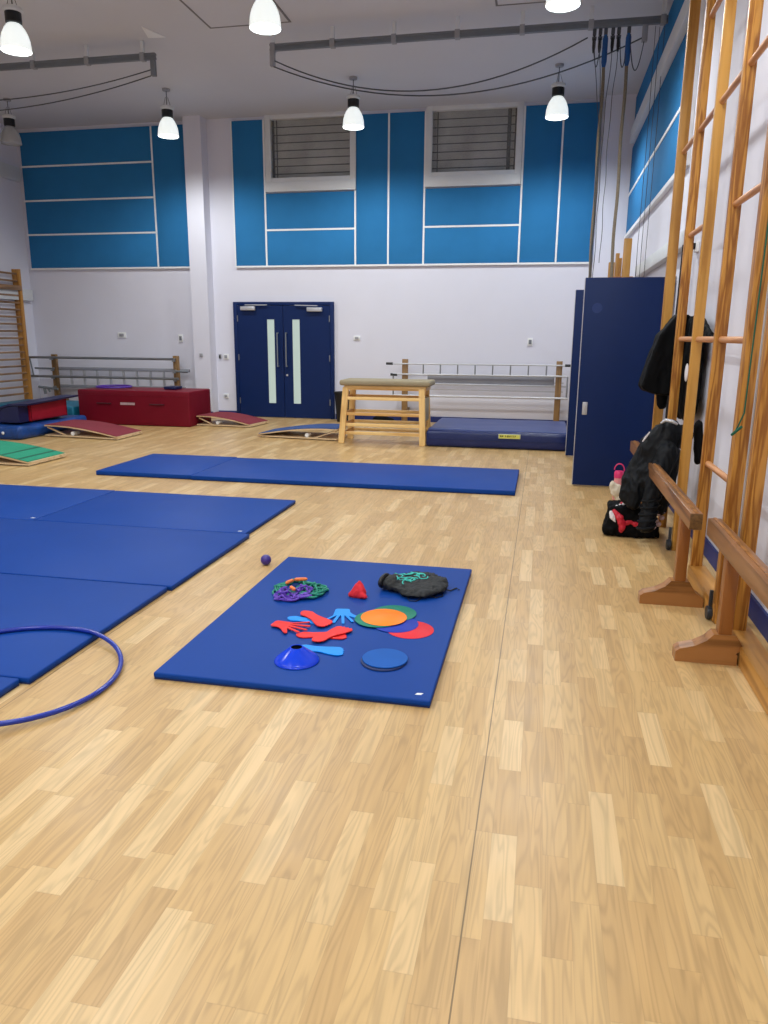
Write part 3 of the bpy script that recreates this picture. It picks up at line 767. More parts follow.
# drinks bottle and cream pouch
r = empty('drinks_bottle', (.765, 7.35, 0), 'pink lidded drinks bottle with a ring handle beside the blue door', 'bottle')
c = (.765, 7.35, 0)
part('bottle_body', lathe(B(), [(0, .002), (.042, .002), (.045, .02), (.045, .17), (.04, .215), (0, .215)], c), 'palepink', r)
part('bottle_lid', lathe(B(), [(0, .215), (.044, .215), (.046, .26), (.038, .28), (0, .285)], c), 'pink', r, 'hot pink lid')
b = tube(B(), [(c[0]+.045*math.cos(a), c[1], .29+.06*math.sin(a)) for a in [PI*i/14-.2 for i in range(16)]], .0055, 8); part('ring_handle', b, 'pink', r)
b = B(); ellipsoid(b, (.745, 7.22, .11), (.055, .045, .075)); ellipsoid(b, (.705, 7.22, .16), (.03, .03, .05)); ellipsoid(b, (.76, 7.22, .04), (.035, .04, .04))
o = cloth('cream_pouch', b, 'cream', None, .009, .02, .07); place(o, (.745, 7.22, 0)); tag(o, 'crumpled cream cloth pouch in front of the pink drinks bottle', 'pouch')

# ------------------------------------------------------------------ floor mats
def gym_mat(x0, x1, y0, y1, label, h=.034, corner=None, grp='blue gym mats', z=0, sag_=False):
    r = empty('gym_mat', ((x0+x1)/2, (y0+y1)/2, z), label, 'mat', grp)
    part('mat_cover', box(B(), (x0, y0, z+.006), (x1, y1, z+h), .008, 3), 'matblue', r)
    part('mat_base', box(B(), (x0+.003, y0+.003, z), (x1-.003, y1-.003, z+.0062), .001), 'matedge', r, 'dark non-slip base')
    if corner:
        cx, cy = corner
        b = B(); prism(b, [(cx-.018, cy-.008), (cx+.008, cy-.006), (cx+.016, cy+.010), (cx-.010, cy+.008)], z+h, z+h+.0015)
        part('corner_label', b, 'white', r, 'small white corner label')
    return r
gym_mat(-1.648, -.385, 2.848, 4.72, 'blue gym mat alone in the middle of the floor with toys laid on it', corner=(-.44, 2.90))
g = 'blue gym mats laid edge to edge on the left'
gym_mat(-4.0, -2.17, 5.235, 6.46, 'blue gym mat at the far right corner of the left mat block', corner=(-2.23, 5.28), grp=g)
gym_mat(-5.86, -4.01, 5.235, 6.47, 'blue gym mat at the far left of the left mat block, touching the frame edge', corner=(-4.05, 5.29), grp=g)
gym_mat(-4.40, -2.13, 3.965, 5.225, 'blue gym mat second from the far end of the left block', grp=g)
gym_mat(-3.985, -2.15, 2.675, 3.95, 'blue gym mat in the left block with the hoop edge lying on it', grp=g)
gym_mat(-4.02, -2.19, 1.41, 2.665, 'blue gym mat in the nearest row of the left block, only its corner showing', grp=g)
g = 'blue mats in the row across the hall'
gym_mat(-4.755, -3.625, 7.31, 8.58, 'short blue mat at the left end of the row across the hall', h=.05, grp=g)
gym_mat(-3.62, -.20, 7.29, 8.54, 'long blue mat across the hall in front of the vaulting table', h=.05, grp=g)

# hoop
def ring(cx, cy, R, r, zf, n=72):
    return tube(B(), [(cx+R*math.cos(2*PI*i/n), cy+R*math.sin(2*PI*i/n), zf(cx+R*math.cos(2*PI*i/n), cy+R*math.sin(2*PI*i/n))) for i in range(n)], r, 12, True)
o = mk('hula_hoop', ring(-2.30, 2.70, .50, .0115, lambda x, y: .0125+(.047-.0125)*max(0, min(1, (-1.78-x)/.38))), 'hoop')
place(o, (-2.28, 2.72, .0)); tag(o, 'large deep blue hoop lying half on the mats and half on the wood floor', 'hoop')

# ------------------------------------------------------------------ toys on the mat
ZT = .0345
b = B(); ellipsoid(b, (0, 0, 0), (.036, .036, .036), sub=4); o = mk('small_ball', b, 'ball'); o.location = (-1.765, 4.60, .036); tag(o, 'small dark purple ball on the wood floor beside the toy mat', 'ball')
# marker cone
r = empty('marker_cone', (-1.055, 3.11, ZT), 'shiny royal blue marker cone with a dark hole on top', 'cone')
part('cone_skirt', lathe(B(), [(.103, 0), (.106, .002), (.105, .007), (.095, .017), (.078, .031), (.058, .046), (.040, .060), (.031, .068), (.026, .068), (.028, .062), (.05, .042), (.08, .018), (.10, .001)], (-1.055, 3.11, ZT), 40), 'cone', r)
part('hole_shade_plug', lathe(B(), [(0, .045), (.027, .045), (.027, .064), (.0, .060)], (-1.055, 3.11, ZT), 24), 'hole', r, 'dark plug painted as the shade inside the hole')  # near-black plug stands in for the shade inside the open cone
# round discs
def disc(x, y, R, m, label, z, t=.0025, tilt=(0, 0), grp='flat round spot discs on the mat'):
    b = lathe(B(), [(0, 0), (R-.002, 0), (R, t*.5), (R-.002, t), (0, t)], (0, 0, 0), 48)
    o = mk('spot_disc', b, m); o.location = (x, y, z); o.rotation_euler = (tilt[0], tilt[1], 0); tag(o, label, 'disc', grp)
disc(-.60, 3.60, .122, 'reddisc', 'coral red spot disc at the bottom right of the overlapping discs', ZT)
disc(-.69, 3.655, .122, 'bluedisc', 'royal blue spot disc lying between the orange and red discs', ZT+.0026, tilt=(0, 0))
disc(-.725, 3.80, .122, 'greendisc', 'green spot disc showing to the upper right behind the orange disc', ZT+.0052)
disc(-.795, 3.69, .122, 'greendisc', 'green spot disc showing to the left beneath the orange disc', ZT+.0078)
disc(-.765, 3.715, .124, 'orange', 'bright orange spot disc on top of the overlapping discs', ZT+.0104)
disc(-.655, 3.185, .108, 'discdark', 'dark blue rubber disc, the lower of the stacked pair near the mat edge', ZT, t=.008, grp='stacked pair of blue discs')
disc(-.652, 3.20, .108, 'discblue', 'medium blue rubber disc, the upper of the stacked pair near the mat edge', ZT+.0085, t=.006, grp='stacked pair of blue discs')
# hands and feet
HAND = []
def hand_poly():
    P = [(-.50, -.15), (-.45, -.20), (-.25, -.22), (-.12, -.30), (.02, -.45), (.10, -.50), (.14, -.46), (.10, -.38), (.0, -.20)]
    for yc, L, sl in ((-.155, .42, -.17), (-.05, .53, -.05), (.06, .50, .08), (.165, .38, .20)):
        w = .037
        P += [(.0, yc-w-.004), (L-.04, yc+sl-w), (L, yc+sl-w*.5), (L, yc+sl+w*.5), (L-.04, yc+sl+w), (.0, yc+w+.004)]
    P += [(-.05, .20), (-.45, .18), (-.50, .13)]
    return P
def foot_poly():
    P = []
    ctr = [(-.5, .0, .11), (-.4, 0, .16), (-.2, .01, .13), (0, .015, .14), (.2, .01, .19), (.35, 0, .21), (.43, -.02, .19)]
    lo = [(x, y-w) for x, y, w in ctr]; hi = [(x, y+w) for x, y, w in ctr][::-1]
    P = [(-.56, -.04)] + lo + [(.49, -.16), (.52, -.10), (.48, -.06), (.51, -.01), (.46, .03), (.49, .08), (.44, .10), (.45, .15), (.40, .17)] + hi + [(-.56, .04)]
    return P
def cut(poly, cx, cy, L, ang, m, name, label, z, flip=False, t=.004, wob=.004, cat='marker'):
    b = prism(B(), [(x*L, (-y if flip else y)*L) for x, y in poly], 0, t)
    for v in b.verts: v.co.z += wob*(.5+.5*math.sin(v.co.x*38+1)*math.cos(v.co.y*44))
    o = mk(name, b, m); o.location = (cx, cy, z); o.rotation_euler = (0, 0, ang); tag(o, label, cat, 'hand and foot floor markers')
cut(foot_poly(), -1.155, 3.60, .21, -.12, 'bluehand', 'foot_marker', 'sky blue foot marker mostly hidden beneath the red hand and red foot', ZT, t=.003)
cut(hand_poly(), -1.215, 3.49, .20, -.15, 'redhand', 'hand_marker', 'red hand marker with fingers pointing right, at the left of the marker group', ZT+.0075)
cut(foot_poly(), -1.115, 3.615, .235, -.72, 'redhand', 'foot_marker', 'red foot marker lying above the sky blue one, toes toward the viewer', ZT+.0075)
cut(hand_poly(), -1.0, 3.70, .21, -1.40, 'bluehand', 'hand_marker', 'sky blue hand marker with fingers spread toward the viewer', ZT, flip=True)
cut(foot_poly(), -1.02, 3.42, .24, .20, 'redhand', 'foot_marker', 'red foot marker in the middle with its narrow heel pointing left', ZT)
cut(foot_poly(), -.975, 3.43, .23, 1.05, 'redhand', 'foot_marker', 'red foot marker crossing over the other red foot just above the pale blue one', ZT+.0075)
cut(foot_poly(), -.975, 3.245, .225, -.03, 'bluehand', 'foot_marker', 'sky blue foot marker lying right behind the blue cone', ZT)
# tangled elastics
def tangle(cx, cy, rx, ry, h, n, seed, turns, rad):
    rnd = random.Random(seed); pts = []
    ph = [rnd.random()*6.28 for _ in range(6)]
    N_ = n
    for i in range(N_):
        t = i/N_*2*PI*turns
        a = t + .5*math.sin(1.7*t+ph[0]); rr = .35+.65*abs(math.sin(.63*t+ph[1]))
        x = cx+rx*rr*math.cos(a)+.012*math.sin(5.3*t+ph[2]); y = cy+ry*rr*math.sin(a)+.012*math.cos(4.1*t+ph[3])
        z = ZT+rad+h*(.5+.5*math.sin(2.3*t+ph[4]))*(1.25-rr)
        pts.append((x, y, z))
    return tube(B(), pts, rad, 6)
gg = 'tangled elastic cords on the mat'
for (cx, cy, rx, ry, h, s, tn, m, l) in ((-1.38, 4.06, .12, .15, .045, 1, 6, 'ropegreen', 'tangled green cord at the left of the cord heap'),
                                        (-1.27, 4.03, .09, .12, .05, 2, 6, 'ropegreen', 'tangled green cord at the right of the cord heap'),
                                        (-1.375, 3.93, .075, .085, .055, 3, 6, 'ropepurple', 'tangled violet cord at the front left of the heap'),
                                        (-1.30, 3.97, .06, .075, .06, 4, 5, 'ropepurple', 'tangled violet cord in the middle of the heap')):
    b = tangle(cx, cy, rx, ry, h, 240, s, tn, .0062)
    o = mk('elastic_cord', b, m); place(o, (cx, cy, ZT)); tag(o, l, 'cord', gg)
for (p, q, l) in (((-1.385, 4.07, ZT+.062), (-1.31, 4.085, ZT+.066), 'short orange grip on top of the cord heap'), ((-1.37, 3.95, ZT+.058), (-1.335, 3.925, ZT+.05), 'short orange grip at the front of the cord heap'), ((-1.43, 4.04, ZT+.045), (-1.395, 4.08, ZT+.055), 'pale orange grip at the back left of the cord heap')):
    b = tube(B(), [p, Vector(p).lerp(Vector(q), .15), Vector(p).lerp(Vector(q), .85), q], [.006, .011, .011, .006], 10)
    o = mk('orange_grip', b, 'ropeorange'); place(o, p); tag(o, l, 'grip', 'orange grips in the cord heap')
# red cloth
b = B(); limb(b, [(-.985, 4.04, ZT+.02), (-.985, 4.05, ZT+.05), (-.985, 4.06, ZT+.085)], [.048, .03, .007]); limb(b, [(-1.03, 4.02, ZT+.014), (-.985, 4.02, ZT+.018), (-.935, 4.0, ZT+.012)], [.014, .03, .014])
o = cloth('red_scarf', b, 'redcloth', None, .006, .010, .05); place(o, (-.985, 4.04, ZT)); tag(o, 'small crumpled red cloth standing up in a peak on the mat', 'cloth')
# drawstring bag
r = empty('drawstring_bag', (-.68, 4.24, ZT), 'black drawstring bag with a teal print lying on the far right of the toy mat', 'bag')
b = B()
for (c, s) in (((-.70, 4.25, ZT+.032), (.15, .16, .032)), ((-.60, 4.25, ZT+.03), (.12, .17, .03)), ((-.82, 4.23, ZT+.04), (.06, .10, .038)), ((-.66, 4.36, ZT+.03), (.13, .10, .03)), ((-.66, 4.13, ZT+.022), (.10, .09, .022))):
    ellipsoid(b, c, s)
prism(b, [(-.84, 4.14), (-.70, 4.08), (-.56, 4.10), (-.50, 4.20), (-.51, 4.36), (-.60, 4.46), (-.74, 4.44), (-.82, 4.34)], ZT+.012, ZT+.045)
bb = cloth('bag_body', b, 'bagcloth', r, .007, .016, .06)
b = tube(B(), [(-.868+.014*math.cos(a), 4.22+.06*math.cos(a), ZT+.046+.030*math.sin(a)) for a in [2*PI*i/24 for i in range(24)]], .013, 8, True); part('bag_mouth', b, 'black', r)
def bag_z(x, y):
    best = 0
    for (c, s) in (((-.70, 4.25, .032), (.15, .16, .032)), ((-.60, 4.25, .03), (.12, .17, .03)), ((-.82, 4.23, .04), (.06, .10, .038)), ((-.66, 4.36, .03), (.13, .10, .03))):
        q = 1-((x-c[0])/s[0])**2-((y-c[1])/s[1])**2
        if q > 0: best = max(best, c[2]+s[2]*math.sqrt(q))
    return ZT+best+.001
b = B(); rnd = random.Random(5)
for k in range(16):
    x, y = -.72+rnd.uniform(-.07, .07), 4.27+rnd.uniform(-.08, .08); a = rnd.random()*6.28
    pts = []
    for i in range(7):
        px, py = x+.035*math.cos(a+i*.45)*(i/6+.4), y+.04*math.sin(a+i*.45)*(i/6+.4)
        pts.append((px, py, bag_z(px, py)+.002))
    tube(b, pts, .0036, 6)
part('teal_print', b, 'tealprint', r, 'teal swirling print')
b = B()
tube(b, [(-.51, 4.22, ZT+.02), (-.47, 4.24, ZT+.006), (-.44, 4.30, ZT+.005), (-.42, 4.27, ZT+.005)], .004, 6)
tube(b, [(-.52, 4.20, ZT+.015), (-.50, 4.14, ZT+.005), (-.54, 4.10, ZT+.005), (-.58, 4.12, ZT+.008)], .003, 6)
tube(b, [(-.70, 4.07, ZT+.01), (-.68, 4.02, ZT+.004), (-.64, 4.02, ZT+.004), (-.62, 4.06, ZT+.008)], .003, 6)
part('drawstring', b, 'black', r)

# ------------------------------------------------------------------ back area: vaulting table
r = empty('vaulting_table', (-2.2, 10.8, 0), 'pale wooden vaulting table with a sage padded top', 'vaulting table')
part('padded_top', box(B(), (-2.82, 10.41, .825), (-1.515, 10.95, .905), .032, 4), 'suede', r, 'sage grey padded top')
part('top_frame', box(B(), (-2.76, 10.46, .765), (-1.58, 10.90, .83), .006), 'vaultX', r)
for sx in (0, 1):
    for (yf, yt) in ((10.43, 10.48), (10.96, 10.90)):
        xb, xt = (-2.795, -2.735) if sx == 0 else (-1.61, -1.64)
        part('leg', obox(B(), (xb, yf, 0), (xt, yt, .80), .085, .06, (0, 1, 0), .005), 'vault', r)
for z in (.645, .425, .27, .15):
    for y in (10.46, 10.93):
        part('side_rail', box(B(), (-2.75, y-.014, z-.022), (-1.62, y+.014, z+.022), .004), 'vaultX', r)
for x in (-2.75, -1.63):
    for z in (.645, .425, .27, .15):
        part('end_rail', box(B(), (x-.014, 10.46, z-.03), (x+.014, 10.93, z+.03), .004), 'pineY', r)
part('end_board', box(B(), (-1.612, 10.52, .33), (-1.595, 10.88, .66), .004), 'suede', r, 'grey end board')

# crash mat with yellow label
r = empty('crash_mat', (-.6, 11.3, 0), 'thick blue crash mat with a yellow label beneath the wall beams', 'crash mat')
def puffy(x0, x1, y0, y1, z0, z1, amp, bev=.03, cuts=14):
    b = box(B(), (x0, y0, z0), (x1, y1, z1), bev, 3)
    bmesh.ops.subdivide_edges(b, edges=[e for e in b.edges if e.calc_length() > .3], cuts=cuts, use_grid_fill=True)
    for v in b.verts:
        if v.co.z > z0+.02:
            n = noise.noise(Vector((v.co.x*3, v.co.y*3, v.co.z*9)))
            v.co.z += n*amp*(1 if v.co.z > (z0+z1)/2 else .2)
            v.co.y += noise.noise(Vector((v.co.x*4, 5, v.co.z*12)))*amp*.5
    return b
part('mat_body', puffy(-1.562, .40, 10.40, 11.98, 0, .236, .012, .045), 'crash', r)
part('lit_top_sheet', puffy(-1.54, .38, 10.47, 11.94, .215, .25, .010, .012), 'crashtop', r, 'blue top sheet with reflected light painted in as a paler tone')
b = B(); box(b, (-1.54, 10.394, .112), (.38, 10.42, .126)); part('zip_flap', b, 'matedge', r)
lb = part('brand_label', box(B(), (-.55, 10.384, .150), (-.25, 10.41, .212), .003), 'yellowborder', r, 'pale edged yellow label')
part('label_face', box(B(), (-.54, 10.381, .156), (-.26, 10.385, .206)), 'yellow', lb)
b = B(); rnd = random.Random(3); x = -.525
for w in (.018, .018, 0, .022, .014, .016, .013, .015, .014, .012):
    if w == 0: x += .02; continue
    box(b, (x, 10.3785, .172), (x+w*.35, 10.3812, .198)); box(b, (x+w*.35, 10.3785, .172+.018*rnd.random()), (x+w, 10.3812, .18+.018*rnd.random())); x += w+.006
part('label_marks', b, 'ink', lb)

# bin
r = empty('waste_bin', (-3.47, 13.15, 0), 'black waste bin between the double doors and the vaulting table', 'bin')
part('bin_body', lathe(B(), [(0, .002), (.13, .002), (.17, .50), (.16, .50), (.122, .02), (0, .02)], (-3.47, 13.15, 0)), 'bin', r)
part('bin_rim', lathe(B(), [(.168, .49), (.182, .49), (.184, .53), (.165, .53)], (-3.47, 13.15, 0)), 'black', r)
b = B(); ellipsoid(b, (-2.77, 13.1, .07), (.16, .09, .068)); ellipsoid(b, (-2.62, 13.1, .05), (.09, .08, .048))
o = cloth('black_pouch', b, 'blackcloth', None, .014, .012, .1); place(o, (-2.77, 13.1, 0)); tag(o, 'small black bag against the wall seen through the vaulting table', 'bag')

# big red box
r = empty('foam_box', (-6.7, 12.0, 0), 'long dark red padded foam box against the far wall', 'foam box')
part('box_body', puffy(-7.77, -5.72, 11.6, 12.45, 0, .585, .004, .02, 6), 'red', r)
part('lid_seam', box(B(), (-7.765, 11.594, .50), (-5.725, 11.6, .504)), 'red', r)
for x in (-7.28, -6.30):
    b = tube(B(), [(x-.13, 11.598, .36), (x-.12, 11.57, .365), (x+.12, 11.57, .365), (x+.13, 11.598, .36)], .011, 8); part('carry_handle', b, 'redhandle', r, 'darker red strap handle')
b = B(); x = -6.97
for w in (.03, .025, .03, .025, .028, .03, .026, .03):
    box(b, (x, 11.589, .345), (x+w, 11.594, .385)); x += w+.006
part('pale_lettering', b, 'greymark', r, 'pale illegible lettering')
o = mk('purple_hoop', tube(B(), [(-7.33+.29*math.cos(a), 12.03+.29*math.sin(a), .615) for a in [2*PI*i/48 for i in range(48)]], .018, 10, True), 'purple'); place(o, (-7.35, 12.03, .60)); tag(o, 'purple hoop lying on top of the red foam box', 'hoop')
b = box(B(), (-6.35, 11.95, .592), (-6.12, 12.2, .64), .012); o = mk('small_blue_block', b, 'darknavy'); place(o, (-6.23, 12.07, .592)); tag(o, 'small dark blue block on the right end of the red foam box', 'block')

# left pile : blue crash mat, teal mat, red wedge, navy folding mat
r = empty('crash_mat', (-8.4, 10.4, 0), 'bright blue crash mat on the floor at the left, under the red block', 'crash mat')
b = puffy(-9.3, -7.34, 9.5, 11.2, 0, .195, .025, .06, 10)
part('mat_body', b, 'bluefoam', r)
b = B(); ellipsoid(b, (-7.62, 9.492, .10), (.022, .012, .022)); part('eyelet', b, 'white', r, 'white eyelet')
r = empty('foam_mat', (-8.4, 12.1, 0), 'thick teal foam mat behind the blue crash mat at the left wall', 'mat')
part('mat_body', box(B(), (-9.6, 11.55, 0), (-7.85, 12.7, .29), .03, 3), 'teal', r)
part('mat_seam', box(B(), (-9.59, 11.545, .14), (-7.86, 11.55, .15)), 'matedge', r)
r = empty('foam_block', (-7.8, 10.4, .21), 'red foam wedge on the blue crash mat under the navy folding mat', 'foam block')
ty = lambda y: .04*(y-9.72)/1.26
b = B(); prism(b, [(-8.15, .225), (-7.5, .225), (-7.5, .465), (-7.64, .465), (-8.15, .25)], 9.97, 10.88, lambda a, bb, c: (a, c, bb+(ty(c) if bb > .3 else 0)))
flat(part('block_body', b, 'redfoam', r))
part('block_piping', tube(B(), [(-7.495, 9.99, .235), (-7.495, 10.86, .235), (-7.495, 10.86, .465+ty(10.86)-.01), (-7.495, 9.99, .455)], .007, 6, True), 'red', r)
r = empty('folding_mat', (-7.9, 10.4, .21), 'dark navy folding mat sloping over the red foam wedge', 'mat')
b = B(); prism(b, [(-7.36, .478), (-7.65, .474), (-7.66, .50), (-7.35, .505)], 9.72, 11.0, lambda a, bb, c: (a, c, bb+ty(c))); flat(part('upper_leaf', b, 'darknavy', r))
b = B(); prism(b, [(-7.65, .474), (-8.40, .235), (-8.46, .25), (-7.66, .50)], 9.72, 11.0, lambda a, bb, c: (a, c, bb+ty(c))); flat(part('sloping_leaf', b, 'darknavy', r))
b = B(); prism(b, [(-7.52, .225), (-8.40, .225), (-7.68, .46), (-7.52, .472)], 9.74, 9.955, lambda a, bb, c: (a, c, bb)); flat(part('folded_leaf', b, 'darknavy', r))

# springboards
def springboard(corner_low_near, corner_low_far, length_dir, L, topmat, label, stripes=False, h=.125):
    """low end edge from near corner to far corner; board runs L in length_dir and rises"""
    a = Vector((*corner_low_near, 0)); c = Vector((*corner_low_far, 0)); d = Vector((*length_dir, 0)).normalized(); w = (c-a)
    r = empty('springboard', a+w/2+d*L/2, label, 'springboard', 'low springboards around the far end')
    def surf(off, th, m, name, z0f, u0=0, u1=1, v0=0, v1=1, lab=None):
        b = B(); n = 20; top = []; bot = []
        for i in range(n+1):
            u = u0+(u1-u0)*i/n; z = z0f(u)
            row = [(a+d*L*u+w*v) for v in (v0, v1)]
            top.append([b.verts.new((p.x, p.y, z+th)) for p in row]); bot.append([b.verts.new((p.x, p.y, z)) for p in row])
        for i in range(n):
            b.faces.new((top[i][0], top[i+1][0], top[i+1][1], top[i][1])); b.faces.new((bot[i][1], bot[i+1][1], bot[i+1][0], bot[i][0]))
            b.faces.new((bot[i][0], bot[i+1][0], top[i+1][0], top[i][0])); b.faces.new((top[i][1], top[i+1][1], bot[i+1][1], bot[i][1]))
        b.faces.new((bot[0][0], top[0][0], top[0][1], bot[0][1])); b.faces.new((top[n][0], bot[n][0], bot[n][1], top[n][1]))
        return part(name, b, m, r, lab)
    curve = lambda u: .034+h*math.sin(min(1, u*1.02)*PI*.56)
    surf(0, .018, 'ply', 'base_board', lambda u: .012, 0, 1)
    for u in (.03, .9): surf(0, .012, 'black', 'shadow_gap_foot', lambda u: .0, u, u+.05, .04, .96, 'black strip foot added for the shadow line beneath')  # feet added to lift the base and leave a shadow line under it
    surf(0, .018, 'ply', 'deck_board', lambda u: curve(u)-.004)
    surf(0, .008, topmat, 'carpet_top', lambda u: curve(u)+.0145, .015, .99, .012, .988)
    if stripes:
        surf(0, .002, 'greenline', 'stripe', lambda u: curve(u)+.0224, .10, .13, .02, .98); surf(0, .002, 'greenline', 'stripe', lambda u: curve(u)+.0226, .28, .31, .02, .98)
    # spring blocks and angled brace
    p = a+d*L*.62+w*.03; q = a+d*L*.62+w*.22
    b = tube(B(), [(p.x, p.y, .062), (q.x, q.y, .062)], .03, 14); part('spring_block', b, 'white', r, 'white rubber block between the boards')
    for v in (.05, .95):
        p0 = a+d*L*.97+w*v; p1 = a+d*L*.72+w*v
        part('brace', obox(B(), (p0.x, p0.y, curve(.97)-.02), (p1.x, p1.y, .03), .03, .015), 'ply', r)
springboard((-6.02, 9.86), (-6.03, 10.6), (-1, .10), 1.28, 'maroon', 'maroon carpeted springboard between the red foam box and the blue crash mat')
springboard((-5.80, 7.60), (-5.80, 8.32), (-1, .02), 1.25, 'green', 'green carpeted springboard at the left edge of the floor', True)
springboard((-4.20, 10.74), (-4.15, 11.36), (1, -.10), 1.30, 'bluetop', 'slate blue carpeted springboard beside the vaulting table')
springboard((-4.74, 11.80), (-4.66, 12.48), (-1, .03), .97, 'maroon', 'maroon carpeted springboard lying before the double doors')

# ------------------------------------------------------------------ wall-mounted beams (left)
def wallpost(x, y0=13.16, z=1.12, r=None):
    return part('post', box(B(), (x-.05, y0, .0), (x+.05, y0+.07, z), .004), 'barpost', r)
r = empty('beam_rack', (-8.0, 13.25, 0), 'rack of steel poles on two wooden posts at the left end of the far wall', 'rack')
for x in (-9.27, -6.72):
    wallpost(x, r=r)
    b = B()
    for z in (.50, .70, .85, 1.06): tube(b, [(x, 13.10, z), (x, 13.2, z)], .02, 8); box(b, (x-.03, 13.08, z-.045), (x+.03, 13.11, z-.02))
    part('bracket', b, 'steel', r)
    part('wall_batten', box(B(), (x-.04, 13.23, .2), (x+.04, YB, .26)), 'barpost', r)
for z, xa, xb in ((1.06, -9.78, -6.75), (.70, -9.78, -6.66)):
    part('steel_pole', tube(B(), [(xa, 13.12, z), (xb, 13.12, z)], .024, 10), 'steel', r)
part('end_link', tube(B(), [(-9.76, 13.12, 1.06), (-9.70, 13.12, .70)], .014, 8), 'track', r)
b = B(); box(b, (-9.3, 13.24, .82), (-6.5, 13.30, .88), .005); box(b, (-9.3, 13.24, .48), (-6.6, 13.30, .54), .005)
part('grey_beam', b, 'greyplate', r)
for k in range(9): part('ladder_bar', box(B(), (-9.0+.28*k, 13.25, .54), (-8.97+.28*k, 13.29, .82)), 'paleSteel', r)
b = B(); tube(b, [(-9.66, 13.12, .855), (-9.3, 13.12, .85)], .018, 8); tube(b, [(-9.62, 13.12, .50), (-9.2, 13.12, .46)], .022, 8); tube(b, [(-9.5, 13.12, .49), (-9.48, 13.12, .36)], .025, 8); tube(b, [(-9.42, 13.12, .48), (-9.38, 13.12, .40)], .02, 8); tube(b, [(-6.70, 13.12, .84), (-6.46, 13.12, .83)], .02, 8)
part('clamp_hooks', b, 'track', r, 'dark metal hooks')
# right
r = empty('beam_rack', (-1.0, 13.25, 0), 'rack with pale ladder and grey slide board on two posts behind the crash mat', 'rack')
for x in (-2.37, .27):
    wallpost(x, r=r)
    part('wall_batten', box(B(), (x-.04, 13.23, .2), (x+.04, YB, .26)), 'barpost', r)
part('ladder_rail', tube(B(), [(-2.62, 13.14, 1.04), (.40, 13.14, 1.05)], .013, 8), 'paleSteel', r)
part('ladder_rail', tube(B(), [(-2.58, 13.14, .86), (.42, 13.14, .87)], .016, 8), 'paleSteel', r)
for k in range(8):
    x = -2.04+.30*k
    part('ladder_bar', tube(B(), [(x, 13.14, .87), (x, 13.14, 1.045)], .012, 8), 'steel', r)
part('slide_board', box(B(), (-1.98, 13.25, .70), (.2, 13.29, .85), .008), 'greyplate', r, 'grey slide board')
part('board_edge', box(B(), (-1.98, 13.23, .68), (.42, 13.25, .71), .004), 'paleSteel', r)
part('lower_pole', tube(B(), [(-2.58, 13.14, .49), (.44, 13.14, .505)], .018, 8), 'paleSteel', r)
b = B()
for z in (.75, .60): box(b, (-2.6, 13.28, z-.01), (.36, 13.3, z+.01))
part('thin_rail', b, 'paleSteel', r)
b = B(); tube(b, [(.415, 13.14, .5), (.415, 13.14, .87)], .014, 8); tube(b, [(-2.57, 13.14, .49), (-2.57, 13.14, .87)], .014, 8)
part('end_link', b, 'steel', r)
b = B(); tube(b, [(-2.70, 13.14, 1.04), (-2.58, 13.14, 1.04)], .022, 8); tube(b, [(-2.62, 13.14, .855), (-2.50, 13.14, .85)], .022, 8); tube(b, [(.36, 13.14, 1.05), (.46, 13.14, 1.05)], .022, 8)
part('end_caps', b, 'lampblack', r, 'black rubber end caps')

# wall bars at the left wall
r = empty('wall_bars', (-9.76, 12.5, 0), 'wooden wall bars with many thin rungs on the left wall', 'wall bars')
for y in (13.0, 11.95, 10.9):
    part('post', box(B(), (-9.85, y-.03, 0), (-9.70, y+.03, 2.68), .005), 'oldpine', r)
for k in range(20):
    z = .12+.13*k
    for y0, y1 in ((11.95, 13.0), (10.9, 11.95)):
        part('rung', tube(B(), [(-9.755, y0, z), (-9.755, y1, z)], .019, 8), 'oldrung', r)
part('top_rail', box(B(), (-9.72, 10.9, 2.29), (-9.69, 13.0, 2.38), .004), 'oldrung', r, 'wider wooden rail near the top')

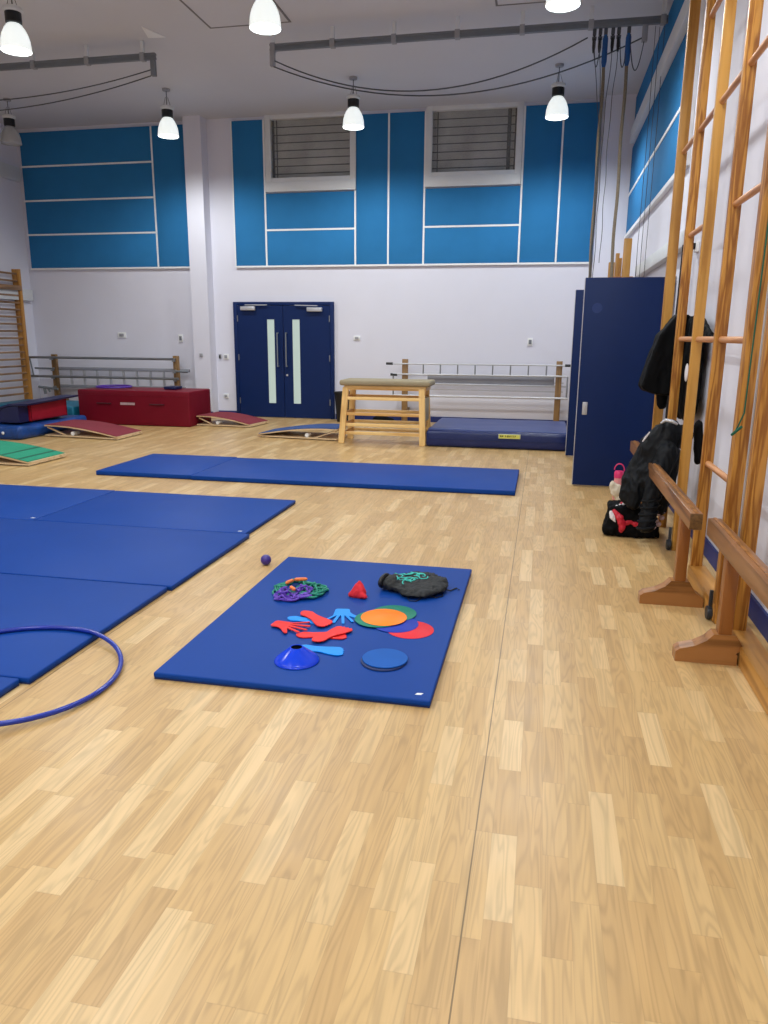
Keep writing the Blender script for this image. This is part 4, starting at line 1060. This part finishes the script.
# small fittings on the far wall
def fitting(name, x, z, w, h, m, label, y=YB, inner=None):
    r = empty(name, (x, y, z), label, 'wall fitting', 'small fittings on the far wall')
    part('plate', box(B(), (x-w/2, y-.02, z-h/2), (x+w/2, y, z+h/2), .004), m, r)
    part('inset', box(B(), (x-w*.28, y-.028, z-h*.28), (x+w*.28, y-.02, z+h*.28), .002), inner or 'trackpale', r)
fitting('wall_socket', -7.96, 1.49, .17, .10, 'white', 'small white double socket on the wall above the left rack')
fitting('alarm_point', -6.74, 1.44, .09, .14, 'white', 'small white box with grey lower half left of the pier', inner='track')
fitting('light_switch', -5.84, 1.11, .10, .10, 'white', 'white light switch left of the double doors')
fitting('key_switch', -5.96, 1.11, .05, .09, 'trackpale', 'narrow grey key switch beside the white switch left of the doors', inner='lampblack')
fitting('wall_socket', -5.87, .38, .10, .08, 'white', 'low white socket left of the double doors near the floor')
fitting('wall_socket', -3.31, 1.47, .12, .08, 'white', 'small white socket on the wall right of the double doors')
fitting('alarm_point', -.24, 1.43, .09, .13, 'white', 'small white box with grey half above the right rack', inner='track')
fitting('key_switch', -6.22, 1.14, .06, .06, 'trackpale', 'small round grey switch on the white pier', y=13.22)

# ------------------------------------------------------------------ world, camera, view
w = bpy.data.worlds.new('world'); scene.world = w; w.use_nodes = True
w.node_tree.nodes['Background'].inputs[0].default_value = (.02, .022, .03, 1); w.node_tree.nodes['Background'].inputs[1].default_value = .3
cam = bpy.data.cameras.new('camera'); co = bpy.data.objects.new('camera', cam); COL.objects.link(co)
f, yaw, pit, rol = 749.539, .204022758, .231321391, .00760660403
cy, sy = math.cos(yaw), math.sin(yaw)
fw = Vector((-sy*math.cos(pit), cy*math.cos(pit), -math.sin(pit)))
rt = Vector((cy, sy, 0)); up = rt.cross(fw)
r2 = math.cos(rol)*rt+math.sin(rol)*up; u2 = r2.cross(fw)
mm = Matrix((r2, u2, -fw)).transposed().to_4x4(); mm.translation = (0, 0, 1.52)
co.matrix_world = mm
cam.sensor_fit = 'HORIZONTAL'; cam.sensor_width = 36; cam.lens = f*36/768; cam.clip_start = .05
scene.camera = co
vs = scene.view_settings
scene.display_settings.display_device = 'sRGB'
vs.view_transform = 'Standard'; vs.look = 'None'; vs.gamma = 1; vs.use_curve_mapping = False
vs.exposure = 0.0
